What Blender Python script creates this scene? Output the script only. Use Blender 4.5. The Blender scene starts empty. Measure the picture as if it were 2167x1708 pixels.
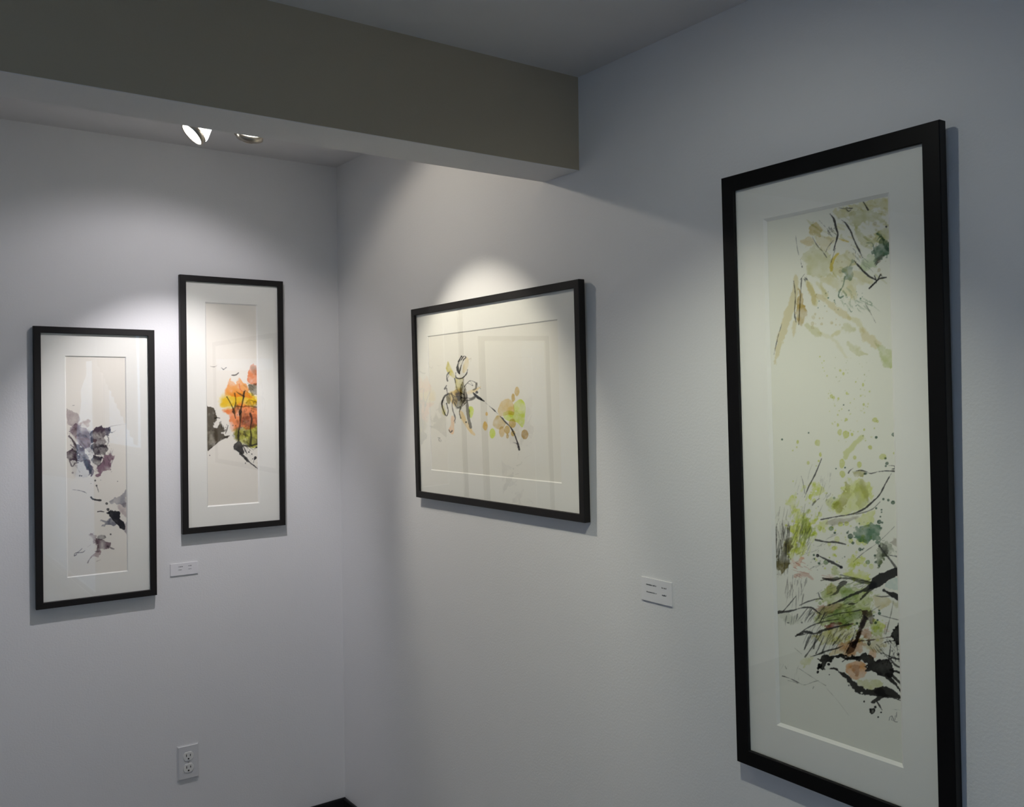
import bpy, bmesh, math, random
import numpy as np
from mathutils import Matrix, Vector

C = bpy.context.scene.collection
SC = bpy.context.scene

# ------------------------------------------------------------------ helpers
def srgb(r, g, b):
    f = lambda c: c / 12.92 if c <= 0.04045 else ((c + 0.055) / 1.055) ** 2.4
    return (f(r), f(g), f(b))

def obj(name, bm, mats, parent=None, smooth=False):
    me = bpy.data.meshes.new(name)
    bm.normal_update()
    bm.to_mesh(me); bm.free()
    for m in (mats if isinstance(mats, (list, tuple)) else [mats]):
        me.materials.append(m)
    if smooth:
        me.polygons.foreach_set('use_smooth', [True] * len(me.polygons))
    o = bpy.data.objects.new(name, me)
    C.objects.link(o)
    if parent is not None:
        o.parent = parent
    return o

def empty(name, loc, rot=None):
    o = bpy.data.objects.new(name, None)
    o.empty_display_size = 0.05
    o.location = loc
    if rot is not None:
        o.rotation_euler = rot
    C.objects.link(o)
    return o

def tag(o, label=None, cat=None, group=None, kind=None):
    if label: o['label'] = label
    if cat: o['category'] = cat
    if group: o['group'] = group
    if kind: o['kind'] = kind
    return o

def box(bm, x0, x1, y0, y1, z0, z1, mi=0):
    v = [bm.verts.new(p) for p in ((x0, y0, z0), (x1, y0, z0), (x1, y1, z0), (x0, y1, z0),
                                   (x0, y0, z1), (x1, y0, z1), (x1, y1, z1), (x0, y1, z1))]
    fs = []
    for q in ((0, 3, 2, 1), (4, 5, 6, 7), (0, 1, 5, 4), (1, 2, 6, 5), (2, 3, 7, 6), (3, 0, 4, 7)):
        f = bm.faces.new([v[i] for i in q]); f.material_index = mi; fs.append(f)
    return fs

def boxes(*bs):
    bm = bmesh.new()
    for b in bs: box(bm, *b)
    return bm

def lathe(bm, profile, n=40, M=Matrix(), cap0=False, cap1=False):
    """profile: list of (radius, height) swept round +Z"""
    rings = []
    for r, h in profile:
        rings.append([bm.verts.new(M @ Vector((r * math.cos(2 * math.pi * i / n), r * math.sin(2 * math.pi * i / n), h))) for i in range(n)])
    for a, b in zip(rings, rings[1:]):
        for i in range(n):
            bm.faces.new((a[i], a[(i + 1) % n], b[(i + 1) % n], b[i]))
    if cap0: bm.faces.new(list(reversed(rings[0])))
    if cap1: bm.faces.new(rings[-1])

def tube(bm, pts, r, n=12):
    pts = [Vector(p) for p in pts]
    rings = []
    for i, p in enumerate(pts):
        d = (pts[min(i + 1, len(pts) - 1)] - pts[max(i - 1, 0)]).normalized()
        q = Vector((0, 0, 1)).rotation_difference(d)
        rings.append([bm.verts.new(p + q @ Vector((r * math.cos(2 * math.pi * k / n), r * math.sin(2 * math.pi * k / n), 0))) for k in range(n)])
    for a, b in zip(rings, rings[1:]):
        for i in range(n):
            bm.faces.new((a[i], a[(i + 1) % n], b[(i + 1) % n], b[i]))
    bm.faces.new(list(reversed(rings[0]))); bm.faces.new(rings[-1])

def bevel(bm, w, seg=2):
    bmesh.ops.bevel(bm, geom=bm.edges[:] , offset=w, segments=seg, profile=0.6, affect='EDGES')

# ------------------------------------------------------------------ materials
def mat(name, col, rough=0.5, metal=0.0, bump=None, spec=0.5, var=None, emit=None, estr=0.0):
    m = bpy.data.materials.new(name); m.use_nodes = True
    nt = m.node_tree; b = nt.nodes['Principled BSDF']
    b.inputs['Base Color'].default_value = (*col, 1)
    b.inputs['Roughness'].default_value = rough
    b.inputs['Metallic'].default_value = metal
    b.inputs['Specular IOR Level'].default_value = spec
    tc = None
    if bump or var:
        tc = nt.nodes.new('ShaderNodeTexCoord')
    if bump:
        n = nt.nodes.new('ShaderNodeTexNoise'); n.inputs['Scale'].default_value = bump[0]; n.inputs['Detail'].default_value = 3
        nt.links.new(tc.outputs['Object'], n.inputs['Vector'])
        bp = nt.nodes.new('ShaderNodeBump'); bp.inputs['Strength'].default_value = bump[1]; bp.inputs['Distance'].default_value = bump[2]
        nt.links.new(n.outputs['Fac'], bp.inputs['Height']); nt.links.new(bp.outputs['Normal'], b.inputs['Normal'])
    if var:
        n = nt.nodes.new('ShaderNodeTexNoise'); n.inputs['Scale'].default_value = var[0]; n.inputs['Detail'].default_value = 4
        nt.links.new(tc.outputs['Object'], n.inputs['Vector'])
        mx = nt.nodes.new('ShaderNodeMix'); mx.data_type = 'RGBA'
        mx.inputs[6].default_value = (*[c * (1 - var[1]) for c in col], 1)
        mx.inputs[7].default_value = (*[min(1, c * (1 + var[1])) for c in col], 1)
        nt.links.new(n.outputs['Fac'], mx.inputs[0]); nt.links.new(mx.outputs[2], b.inputs['Base Color'])
    if emit:
        b.inputs['Emission Color'].default_value = (*emit, 1); b.inputs['Emission Strength'].default_value = estr
    return m

def glass_mat(name, tint=(1, 1, 1), gain=1.0):
    m = bpy.data.materials.new(name); m.use_nodes = True
    nt = m.node_tree; nt.nodes.clear()
    out = nt.nodes.new('ShaderNodeOutputMaterial'); mx = nt.nodes.new('ShaderNodeMixShader')
    tr = nt.nodes.new('ShaderNodeBsdfTransparent'); tr.inputs[0].default_value = (*tint, 1)
    gl = nt.nodes.new('ShaderNodeBsdfGlossy'); gl.inputs['Roughness'].default_value = 0.0; gl.inputs['Color'].default_value = (1, 1, 1, 1)
    fr = nt.nodes.new('ShaderNodeFresnel'); fr.inputs['IOR'].default_value = 1.5
    # a pane has two faces; only the side facing the ray reflects, with the strength of both
    geo = nt.nodes.new('ShaderNodeNewGeometry')
    sub = nt.nodes.new('ShaderNodeMath'); sub.operation = 'SUBTRACT'; sub.inputs[0].default_value = 1.0
    nt.links.new(geo.outputs['Backfacing'], sub.inputs[1])
    mul = nt.nodes.new('ShaderNodeMath'); mul.operation = 'MULTIPLY'; nt.links.new(fr.outputs[0], mul.inputs[0]); nt.links.new(sub.outputs[0], mul.inputs[1])
    g2 = nt.nodes.new('ShaderNodeMath'); g2.operation = 'MULTIPLY'; g2.inputs[1].default_value = gain; g2.use_clamp = True
    nt.links.new(mul.outputs[0], g2.inputs[0]); nt.links.new(g2.outputs[0], mx.inputs[0])
    nt.links.new(tr.outputs[0], mx.inputs[1]); nt.links.new(gl.outputs[0], mx.inputs[2]); nt.links.new(mx.outputs[0], out.inputs[0])
    return m

def paint_mat(name):
    m = bpy.data.materials.new(name); m.use_nodes = True
    nt = m.node_tree; b = nt.nodes['Principled BSDF']
    a = nt.nodes.new('ShaderNodeAttribute'); a.attribute_name = 'pigment'
    n = nt.nodes.new('ShaderNodeTexNoise'); n.inputs['Scale'].default_value = 900
    tc = nt.nodes.new('ShaderNodeTexCoord'); nt.links.new(tc.outputs['Object'], n.inputs['Vector'])
    bp = nt.nodes.new('ShaderNodeBump'); bp.inputs['Strength'].default_value = 0.15; bp.inputs['Distance'].default_value = 0.0003
    nt.links.new(n.outputs['Fac'], bp.inputs['Height']); nt.links.new(bp.outputs['Normal'], b.inputs['Normal'])
    nt.links.new(a.outputs['Color'], b.inputs['Base Color'])
    b.inputs['Roughness'].default_value = 0.9; b.inputs['Specular IOR Level'].default_value = 0.1
    return m

M_WALL = mat('white_wall_paint', (0.78, 0.775, 0.77), 0.75, bump=(190, 0.25, 0.0015), spec=0.2)
M_CEIL = mat('white_ceiling_paint', (0.76, 0.75, 0.75), 0.85, bump=(120, 0.15, 0.0015), spec=0.1)
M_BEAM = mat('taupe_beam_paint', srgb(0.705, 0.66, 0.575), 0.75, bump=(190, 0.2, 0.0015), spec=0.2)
M_FLOOR = mat('grey_brown_floor', (0.30, 0.27, 0.24), 0.4, var=(3, 0.3))
M_BASE = mat('black_baseboard_paint', (0.008, 0.008, 0.010), 0.45)
M_FRAME = mat('black_stained_wood', (0.013, 0.0115, 0.011), 0.5, bump=(300, 0.08, 0.0005), spec=0.25)
M_FRAME4 = mat('dense_black_lacquered_wood', (0.0035, 0.0035, 0.004), 0.45, bump=(300, 0.08, 0.0005), spec=0.18)
M_MAT = mat('mat_board', (0.88, 0.87, 0.815), 0.9, bump=(600, 0.1, 0.0003), spec=0.1)
M_CORE = mat('mat_core', (0.88, 0.87, 0.83), 0.9, spec=0.1)
M_BOARD = mat('brown_backing_board', (0.30, 0.22, 0.14), 0.9)
M_GLASS = glass_mat('picture_glass', (1.0, 1.0, 0.995), 1.5)
M_PRINT = paint_mat('watercolour_paper')
M_CARD = mat('card_stock', (0.80, 0.79, 0.80), 0.8, spec=0.2)
M_INK = mat('printed_ink', (0.02, 0.02, 0.025), 0.8)
M_PLATE = mat('white_plastic', (0.70, 0.70, 0.70), 0.35)
M_SOCK = mat('socket_plastic', (0.78, 0.775, 0.74), 0.3)
M_HOLE = mat('socket_hole', (0.01, 0.01, 0.01), 0.8)
M_SCREW = mat('screw_metal', (0.6, 0.6, 0.58), 0.35, 1.0)
M_NICKEL = mat('brushed_nickel', (0.55, 0.50, 0.42), 0.28, 1.0)
M_LENS = mat('lit_lamp_lens', (0.9, 0.9, 0.9), 0.4, emit=(0.97, 0.98, 1.0), estr=14.0)
M_SHADE = mat('lit_frosted_glass', (0.9, 0.9, 0.9), 0.4, emit=(1.0, 0.99, 0.95), estr=3.5)
M_WINF = mat('white_window_paint', (0.75, 0.75, 0.74), 0.5)
M_WGLASS = glass_mat('window_glass', (0.97, 0.99, 0.98), 1.8)
M_CURT = mat('beige_curtain_cloth', (0.55, 0.50, 0.42), 0.95, var=(6, 0.1))
M_PAVE = mat('pale_pavement', (0.62, 0.63, 0.66), 0.9, var=(2, 0.2))

# ------------------------------------------------------------------ room (metres; corner of the two picture walls at the origin)
XL, YF = -4.3, -7.2
BY0, BY1, BZ = -1.3852, -1.2425, 2.1732          # beam front, beam back, beam underside
ZC, ZA = 2.4008, 2.4712                          # main ceiling, alcove ceiling

def struct(name, bm, m, parent=None):
    o = obj(name, bm, m, parent); o['kind'] = 'structure'; return o

struct('floor', boxes((XL - .15, .15, YF - .15, .15, -.12, 0)), M_FLOOR)
struct('wall_back', boxes((XL - .15, .15, 0, .15, 0, 2.62)), M_WALL)
WY0, WY1 = -6.9, -2.95                           # shop front in line with the right wall, beyond the frame of the picture
struct('wall_right', boxes((0, .15, WY1, 0, 0, 2.62), (0, .15, YF - .15, WY0, 0, 2.62), (0, .05, WY0, WY1, 2.1, 2.62),
                           (0, .05, -4.06, WY1, 0, 1.28), (0, .05, WY0, -4.38, 0, .12), (0, .05, -4.38, -4.06, 0, 2.1)), M_WALL)
LY0, LY1 = -4.9, -3.7
struct('wall_left', boxes((XL - .15, XL, LY1, 0, 0, 2.62), (XL - .15, XL, YF - .15, LY0, 0, 2.62),
                          (XL - .15, XL, LY0, LY1, 2.15, 2.62), (XL - .15, XL, LY0, LY1, 0, .75)), M_WALL)
TX0, TX1, TZ0, TZ1 = -2.64, -1.84, 1.88, 2.05     # transom window behind the viewer
struct('wall_front', boxes((XL, TX0, YF - .15, YF, 0, 2.62), (TX1, 0, YF - .15, YF, 0, 2.62), (TX0, TX1, YF - .15, YF, 0, TZ0), (TX0, TX1, YF - .15, YF, TZ1, 2.62)), M_WALL)
bm = boxes((XL, 0, YF, BY0, ZC, 2.62), (XL, 0, BY1, 0, ZA, 2.62))
struct('ceiling', bm, M_CEIL)
bm = bmesh.new()
fs = box(bm, XL, 0, BY0, BY1, BZ, 2.62)
bm.faces.ensure_lookup_table()
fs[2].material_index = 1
bmesh.ops.bevel(bm, geom=[e for e in fs[0].edges if abs(e.verts[0].co.y - e.verts[1].co.y) < 1e-6], offset=.0012, segments=1, affect='EDGES')
struct('beam', bm, [M_WALL, M_BEAM])
BBH = .1525
for nm, b in (('baseboard_back', (XL, 0, -.012, 0, 0, BBH)), ('baseboard_right', (-.012, 0, WY1, -.012, 0, BBH))):
    bm = boxes(b); bmesh.ops.bevel(bm, geom=[e for e in bm.edges if e.verts[0].co.z > .1 and e.verts[1].co.z > .1], offset=.003, segments=2, affect='EDGES')
    struct(nm, bm, M_BASE)

# windows
def window(name, x0, x1, y0, y1, z0, z1, posts, rails):
    t = .04
    bs = [(x0, x1, y0, y0 + t, z0, z1), (x0, x1, y1 - t, y1, z0, z1), (x0, x1, y0 + t, y1 - t, z0, z0 + t), (x0, x1, y0 + t, y1 - t, z1 - t, z1)]
    bs += [(x0, x1, p - .025, p + .025, z0 + t, z1 - t) for p in posts]
    w = struct(name, boxes(*bs), M_WINF)
    xm = (x0 + x1) / 2
    struct('window_pane', boxes((xm - .003, xm + .003, y0 + t, y1 - t, z0 + t, z1 - t)), M_WGLASS, w)
    return w
window('window_1', .012, .037, -4.06, WY1, 1.28, 2.1, [], [])
window('window_2', .012, .037, WY0, -4.38, .12, 2.1, [-5.6], [])
window('window_3', XL - .11, XL - .05, LY0, LY1, .75, 2.15, [-4.3], [])

def curtain(name, pts, label):
    """draped cloth against the window: pts = outline (y, z) in the plane of the wall"""
    bm = bmesh.new()
    n = 48
    top = [p for p in pts[0]]; bot = [p for p in pts[1]]
    def interp(l, t):
        ys = [p[0] for p in l]; zs = [p[1] for p in l]
        y = ys[0] + (ys[-1] - ys[0]) * t
        return y, float(np.interp(-y, [-a for a in ys], zs))
    rows = []
    for i in range(n + 1):
        t = i / n
        y, z1 = interp(top, t); y2, z0 = interp(bot, t)
        rows.append([bm.verts.new((-.03 + .012 * math.sin(i * 1.7 + .3 * k), y, z1 + (z0 - z1) * k / 8)) for k in range(9)])
    for a, b in zip(rows, rows[1:]):
        for k in range(8): bm.faces.new((a[k], a[k + 1], b[k + 1], b[k]))
    o = obj(name, bm, M_CURT, smooth=True)
    md = o.modifiers.new('thick', 'SOLIDIFY'); md.thickness = .003
    return tag(o, label, 'curtain')
w4 = struct('window_4', boxes((TX0, TX0 + .03, YF - .1, YF - .05, TZ0, TZ1), (TX1 - .03, TX1, YF - .1, YF - .05, TZ0, TZ1), (TX0 + .03, TX1 - .03, YF - .1, YF - .05, TZ0, TZ0 + .02), (TX0 + .03, TX1 - .03, YF - .1, YF - .05, TZ1 - .02, TZ1)), M_WINF)
struct('window_pane', boxes((TX0 + .03, TX1 - .03, YF - .077, YF - .073, TZ0 + .02, TZ1 - .02)), M_WGLASS, w4)

curtain('curtain', ([(-2.94, 2.16), (-4.03, 2.16)], [(-2.94, 1.34), (-3.0, 1.372), (-4.03, 1.90)]), 'beige swag curtain pulled aside across the high window behind the viewer')
curtain('curtain', ([(-4.1, 2.16), (-6.9, 2.16)], [(-4.1, 1.93), (-4.42, 1.92), (-4.75, 1.55), (-4.95, 1.0), (-6.9, .92)]), 'long beige curtain hanging across the glazed shop front behind the viewer')
struct('ground_outside', boxes((.16, 30, -25, 15, -.14, -.04)), M_PAVE)
struct('ground_outside', boxes((-30, XL - .16, -25, 15, -.14, -.04)), M_PAVE)

# ------------------------------------------------------------------ watercolour painter (pigment per vertex of the paper)
def lin(c):
    c = np.asarray(c, float); return np.where(c <= .04045, c / 12.92, ((c + .055) / 1.055) ** 2.4)

def _hash(ix, iy, seed):
    h = (ix.astype(np.int64) * 374761393 + iy.astype(np.int64) * 668265263 + seed * 974634777) & 0x7fffffff
    h = ((h ^ (h >> 13)) * 1274126177) & 0x7fffffff
    return ((h ^ (h >> 16)) & 0xffff) / 65535.0

def vnoise(U, V, sc, seed, octv=3):
    r = np.zeros_like(U); a = 1.0; tot = 0.0
    for o in range(octv):
        x = U / sc; y = V / sc; ix = np.floor(x); iy = np.floor(y); fx = x - ix; fy = y - iy
        fx = fx * fx * (3 - 2 * fx); fy = fy * fy * (3 - 2 * fy)
        n = (_hash(ix, iy, seed) * (1 - fx) + _hash(ix + 1, iy, seed) * fx) * (1 - fy) + (_hash(ix, iy + 1, seed) * (1 - fx) + _hash(ix + 1, iy + 1, seed) * fx) * fy
        r += a * (n - .5) * 2; tot += a; a *= .55; sc *= .5; seed += 17
    return r / tot * 1.5

def sstep(a, b, x):
    t = np.clip((x - a) / (b - a), 0, 1); return t * t * (3 - 2 * t)

def catmull(P, closed=False, n=8):
    P = np.asarray(P, float); N = len(P)
    if N < 3: 
        t = np.linspace(0, 1, n + 1)[:, None]; return P[0] * (1 - t) + P[-1] * t
    out = []
    for i in range(N if closed else N - 1):
        if closed: a, b, c, d = P[i - 1], P[i], P[(i + 1) % N], P[(i + 2) % N]
        else: a, b, c, d = P[max(i - 1, 0)], P[i], P[i + 1], P[min(i + 2, N - 1)]
        t = np.linspace(0, 1, n, endpoint=False)[:, None]
        out.append(.5 * (2 * b + (c - a) * t + (2 * a - 5 * b + 4 * c - d) * t ** 2 + (3 * b - a - 3 * c + d) * t ** 3))
    if not closed: out.append(P[-1:])
    return np.concatenate(out)

class Sheet:
    """a sheet of paper painted in the tracing's own units, then read off by a grid"""
    def __init__(s, corners, paper, ss=1.6, base=(.86, .835, .765), rk=1.0, wk=1.0, tint=(1, 1, 1)):
        s.c = np.array(corners, float); s.ss = ss
        s.u0, s.v0 = s.c.min(0) - 4; s.u1, s.v1 = s.c.max(0) + 4
        s.w = int((s.u1 - s.u0) * ss); s.h = int((s.v1 - s.v0) * ss)
        s.U, s.V = np.meshgrid(s.u0 + (np.arange(s.w) + .5) / ss, s.v0 + (np.arange(s.h) + .5) / ss)
        s.T = np.ones((s.h, s.w, 3)); s.paper = lin(paper); s.base = np.array(base); s.seed = 5; s.rk = rk; s.wk = wk; s.tint = np.array(tint)
        s.map(0, 0, 1)
    def map(s, ox, oy, sc): s.ox, s.oy, s.sc = ox, oy, sc
    def win(s, P, pad):
        a = P.min(0) - pad; b = P.max(0) + pad
        i0 = max(0, int((a[0] - s.u0) * s.ss)); i1 = min(s.w, int((b[0] - s.u0) * s.ss) + 1)
        j0 = max(0, int((a[1] - s.v0) * s.ss)); j1 = min(s.h, int((b[1] - s.v0) * s.ss) + 1)
        return None if i1 <= i0 or j1 <= j0 else (slice(j0, j1), slice(i0, i1))
    def put(s, W, a, col):
        t = np.clip(lin(np.array(col) * s.tint) / s.paper, 0.004, 1)
        s.T[W] *= 1 - a[..., None] * (1 - t)
    def P(s, pts):
        p = np.asarray(pts, float).copy(); p[:, 0] = s.ox + p[:, 0] / s.sc; p[:, 1] = s.oy + p[:, 1] / s.sc
        if p.shape[1] > 2: p[:, 2] /= s.sc
        return p
    def wash(s, col, a, pts, rough=2.0, soft=1.5, mott=.5, edge=.12, sm=True, nsc=9):
        s.seed += 31
        P = s.P(pts)[:, :2]
        if sm: P = catmull(P, True, 5)
        W = s.win(P, 4 + rough * s.rk * 2.5)
        if W is None: return
        U = s.U[W]; V = s.V[W]; rough = rough * s.rk
        u = U + rough * 1.5 * vnoise(U, V, 13, s.seed + 1); v = V + rough * 1.5 * vnoise(U, V, 13, s.seed + 2)
        ins = np.zeros(U.shape, bool); d = np.full(U.shape, 1e9)
        for (x0, y0), (x1, y1) in zip(P, np.roll(P, -1, 0)):
            cond = (y0 > v) != (y1 > v)
            if y1 != y0: ins ^= cond & (u < (x1 - x0) * (v - y0) / (y1 - y0) + x0)
            dx, dy = x1 - x0, y1 - y0; L = dx * dx + dy * dy + 1e-9
            t = np.clip(((u - x0) * dx + (v - y0) * dy) / L, 0, 1)
            d = np.minimum(d, (u - x0 - t * dx) ** 2 + (v - y0 - t * dy) ** 2)
        sd = np.sqrt(d) * np.where(ins, 1, -1) + rough * .55 * vnoise(U, V, 4.5, s.seed)
        soft = soft * np.clip(1 + 1.6 * vnoise(U, V, 16, s.seed + 5), .35, 3)
        m = sstep(-soft * .5, soft * .5, sd)
        al = a * m * (1 + mott * vnoise(U, V, nsc * 1.6, s.seed + 7, 4)) + a * edge * m * np.exp(-(sd / 1.3) ** 2)
        s.put(W, np.clip(al, 0, 1), col)
    def ink(s, col, a, pts, rough=.35, dry=0.0, soft=.9):
        """pts: (x, y, width) in tracing units"""
        s.seed += 13
        P = s.P(pts); P[:, 2] *= s.wk; P = catmull(P, False, 10)
        W = s.win(P[:, :2], P[:, 2].max() * .5 + 2)
        if W is None: return
        U = s.U[W]; V = s.V[W]; d = np.full(U.shape, -1e9)
        seg = [P[0]]
        for p, q in zip(P, P[1:]):
            n = max(1, int(np.hypot(*(q - p)[:2]) / .7))
            seg += [p + (q - p) * k / n for k in range(1, n + 1)]
        for x, y, w in seg:
            d = np.maximum(d, w * .5 - np.sqrt((U - x) ** 2 + (V - y) ** 2))
        big = np.clip(P[:, 2].max() * .18, 0, 2.0)
        d = d + (rough + big * 1.15) * (vnoise(U, V, 11, s.seed, 4) * .75 + vnoise(U, V, 3.2, s.seed + 9, 2) * .22)
        al = a * sstep(-soft * .55, soft * .55, d)
        if dry: al = al * sstep(dry - 1, dry - .4, vnoise(U, V, 3, s.seed + 3))
        s.put(W, np.clip(al, 0, 1), col)
    def dot(s, col, a, x, y, rx, ry=None, rough=.5, edge=.5):
        ry = ry or rx; s.seed += 7
        q = s.P([(x, y)])[0]; rx /= s.sc; ry /= s.sc
        W = s.win(np.array([q - [rx, ry], q + [rx, ry]]), 3)
        if W is None: return
        U = s.U[W]; V = s.V[W]
        r = np.sqrt(((U - q[0]) / rx) ** 2 + ((V - q[1]) / ry) ** 2)
        sd = (1 - r) * min(rx, ry) + rough * vnoise(U, V, 5, s.seed) * min(1, rx * .3)
        m = sstep(-.6, .6, sd)
        s.put(W, np.clip(a * m * (1 + edge * np.exp(-(sd / 1.0) ** 2)) * (1 + .2 * vnoise(U, V, 6, s.seed + 2)), 0, 1), col)
    def lift(s, x, y, rx, ry=None):
        q = s.P([(x, y)])[0]; ry = ry or rx; rx /= s.sc; ry /= s.sc
        W = s.win(np.array([q - [rx, ry], q + [rx, ry]]), 2)
        r = np.sqrt(((s.U[W] - q[0]) / rx) ** 2 + ((s.V[W] - q[1]) / ry) ** 2)
        m = sstep(1.2, .7, r)[..., None]
        s.T[W] = s.T[W] * (1 - m) + m
    def scratch(s, col, a, n, x0, x1, y0, y1, dx, dy, w, seed, jx=10):
        """n thin dragged lines starting in the box, each about (dx, dy) long"""
        R = random.Random(seed)
        for _ in range(n):
            x = R.uniform(x0, x1); y = R.uniform(y0, y1); k = R.uniform(.4, 1.2)
            ex, ey = x + dx * k + R.uniform(-jx, jx), y + dy * k
            s.ink(col, a * R.uniform(.5, 1), [(x, y, w * R.uniform(.5, 1.2)), ((x + ex) / 2 + R.uniform(-jx, jx) * .5, (y + ey) / 2, w * R.uniform(.6, 1.2)), (ex, ey, w * .4)])
    def splat(s, col, a, n, x0, x1, y0, y1, r0, r1, seed):
        R = random.Random(seed)
        for _ in range(n):
            r = r0 + (r1 - r0) * R.random() ** 2
            s.dot(col, a * R.uniform(.6, 1), R.uniform(x0, x1), R.uniform(y0, y1), r, r * R.uniform(.9, 1.3))
    def build(s, name, X0, X1, Z0, Z1, Y, step, margin, parent):
        """grid of paper at depth Y covering the mat opening plus a margin; colours looked up through the corner quad"""
        src = np.array([(X0, Z1), (X1, Z1), (X1, Z0), (X0, Z0)]); A = []
        for (x, z), (u, v) in zip(src, s.c):
            A.append([x, z, 1, 0, 0, 0, -u * x, -u * z, u]); A.append([0, 0, 0, x, z, 1, -v * x, -v * z, v])
        A = np.array(A); hm = np.linalg.solve(A[:, :8], A[:, 8])
        nx = int((X1 - X0 + 2 * margin) / step); nz = int((Z1 - Z0 + 2 * margin) / step)
        gx = np.linspace(X0 - margin, X1 + margin, nx + 1); gz = np.linspace(Z0 - margin, Z1 + margin, nz + 1)
        GX, GZ = np.meshgrid(gx, gz); w = hm[6] * GX + hm[7] * GZ + 1
        PU = (hm[0] * GX + hm[1] * GZ + hm[2]) / w; PV = (hm[3] * GX + hm[4] * GZ + hm[5]) / w
        fx = np.clip((PU - s.u0) * s.ss - .5, 0, s.w - 1.001); fy = np.clip((PV - s.v0) * s.ss - .5, 0, s.h - 1.001)
        ix = fx.astype(int); iy = fy.astype(int); fx = (fx - ix)[..., None]; fy = (fy - iy)[..., None]
        T = (s.T[iy, ix] * (1 - fx) + s.T[iy, ix + 1] * fx) * (1 - fy) + (s.T[iy + 1, ix] * (1 - fx) + s.T[iy + 1, ix + 1] * fx) * fy
        col = np.ones((GX.size, 4), np.float32); col[:, :3] = (T * s.base).reshape(-1, 3)
        co = np.stack([GX.ravel(), np.full(GX.size, Y), GZ.ravel()], 1).astype(np.float32)
        i = (np.arange(nz)[:, None] * (nx + 1) + np.arange(nx)[None]).ravel()
        q = np.stack([i, i + 1, i + nx + 2, i + nx + 1], 1).astype(np.int32)
        me = bpy.data.meshes.new(name)
        me.vertices.add(len(co)); me.vertices.foreach_set('co', co.ravel())
        me.loops.add(q.size); me.loops.foreach_set('vertex_index', q.ravel())
        me.polygons.add(len(q)); me.polygons.foreach_set('loop_start', np.arange(len(q), dtype=np.int32) * 4)
        me.update(calc_edges=True)
        at = me.color_attributes.new('pigment', 'FLOAT_COLOR', 'POINT'); at.data.foreach_set('color', col.ravel())
        me.materials.append(M_PRINT)
        o = bpy.data.objects.new(name, me); C.objects.link(o); o.parent = parent
        return o

K = (.05, .045, .045)                              # ink
# --- purple-grey leaves
SH1 = s = Sheet([(138.7, 755.1), (263.7, 757.4), (268.4, 1206.7), (143.6, 1220.4)], (.78, .74, .69), 2.4, rk=2.0, wk=1.3, base=(.86, .82, .735), tint=(.99, .89, .83))
s.map(40, 660, 4.744)
s.wash((.56, .55, .57), .75, [(474, 1000), (500, 990), (545, 990), (590, 1028), (605, 1090), (592, 1140), (545, 1150), (500, 1145), (474, 1110)], 1.2, 2.5)
s.wash((.62, .57, .55), .7, [(605, 1132), (640, 1110), (685, 1085), (713, 1108), (700, 1150), (668, 1160), (640, 1135)], 1, 2)
s.wash((.50, .47, .52), .7, [(515, 1180), (565, 1130), (640, 1140), (700, 1190), (728, 1240), (720, 1290), (660, 1260), (560, 1250)], 1.5, 2)
s.wash((.50, .42, .45), .75, [(560, 1240), (640, 1240), (720, 1270), (780, 1295), (720, 1330), (705, 1360), (655, 1385), (600, 1340)], 1.5, 2)
s.wash((.27, .23, .28), .9, [(712, 1220), (750, 1185), (820, 1160), (900, 1155), (922, 1182), (900, 1225), (868, 1235), (862, 1285), (825, 1335), (770, 1312), (722, 1282), (738, 1240)], 1.8, 1.5)
s.wash((.24, .21, .25), .9, [(718, 1345), (780, 1325), (868, 1335), (882, 1400), (830, 1432), (770, 1440), (718, 1410)], 1.8, 1.5)
s.wash((.20, .18, .22), .92, [(735, 1465), (780, 1435), (842, 1462), (838, 1500), (800, 1550), (758, 1535)], 1.5, 1.3)
s.wash((.46, .39, .45), .85, [(850, 1440), (900, 1408), (940, 1440), (918, 1500), (908, 1560), (850, 1605), (795, 1652), (762, 1640), (778, 1580), (825, 1510)], 1.8, 1.8)
s.wash((.28, .24, .29), .9, [(478, 1430), (515, 1392), (560, 1398), (605, 1440), (582, 1490), (530, 1492), (488, 1462)], 1.5, 1.5)
s.wash((.33, .28, .33), .88, [(540, 1325), (600, 1338), (650, 1400), (682, 1460), (725, 1520), (738, 1590), (722, 1635), (690, 1600), (658, 1530), (608, 1470), (565, 1410)], 1.8, 1.6)
s.wash((.25, .22, .26), .7, [(640, 1480), (700, 1500), (735, 1590), (715, 1632), (690, 1580)], 1.5, 1.5)
s.ink((.3, .26, .3), .85, [(503, 1248, 14), (540, 1290, 10), (565, 1330, 16), (590, 1390, 18)])
s.ink((.3, .26, .3), .8, [(510, 1500, 14), (535, 1550, 8), (560, 1522, 10), (592, 1512, 10)])
s.ink((.35, .3, .34), .8, [(690, 1560, 8), (722, 1600, 10), (700, 1640, 6)])
s.ink(K, .75, [(900, 1180, 10), (930, 1212, 6), (970, 1190, 3)]); s.ink(K, .75, [(880, 1235, 5), (900, 1290, 5), (872, 1380, 5), (880, 1400, 3)])
s.ink((.4, .36, .38), .55, [(915, 1150, 4), (1000, 1135, 4), (1110, 1124, 3)])
s.wash((.62, .66, .70), .3, [(520, 1500), (640, 1490), (700, 1600), (680, 1650), (560, 1640)], 1.5, 5)
s.ink(K, .7, [(480, 970, 5), (486, 990, 4)]); s.ink(K, .5, [(540, 940, 3), (556, 938, 3)])
s.scratch((.35, .3, .34), .6, 9, 500, 560, 1330, 1460, 40, 40, 5, 3); s.scratch((.35, .3, .36), .5, 8, 900, 930, 1420, 1540, 20, -60, 5, 4)
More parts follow.
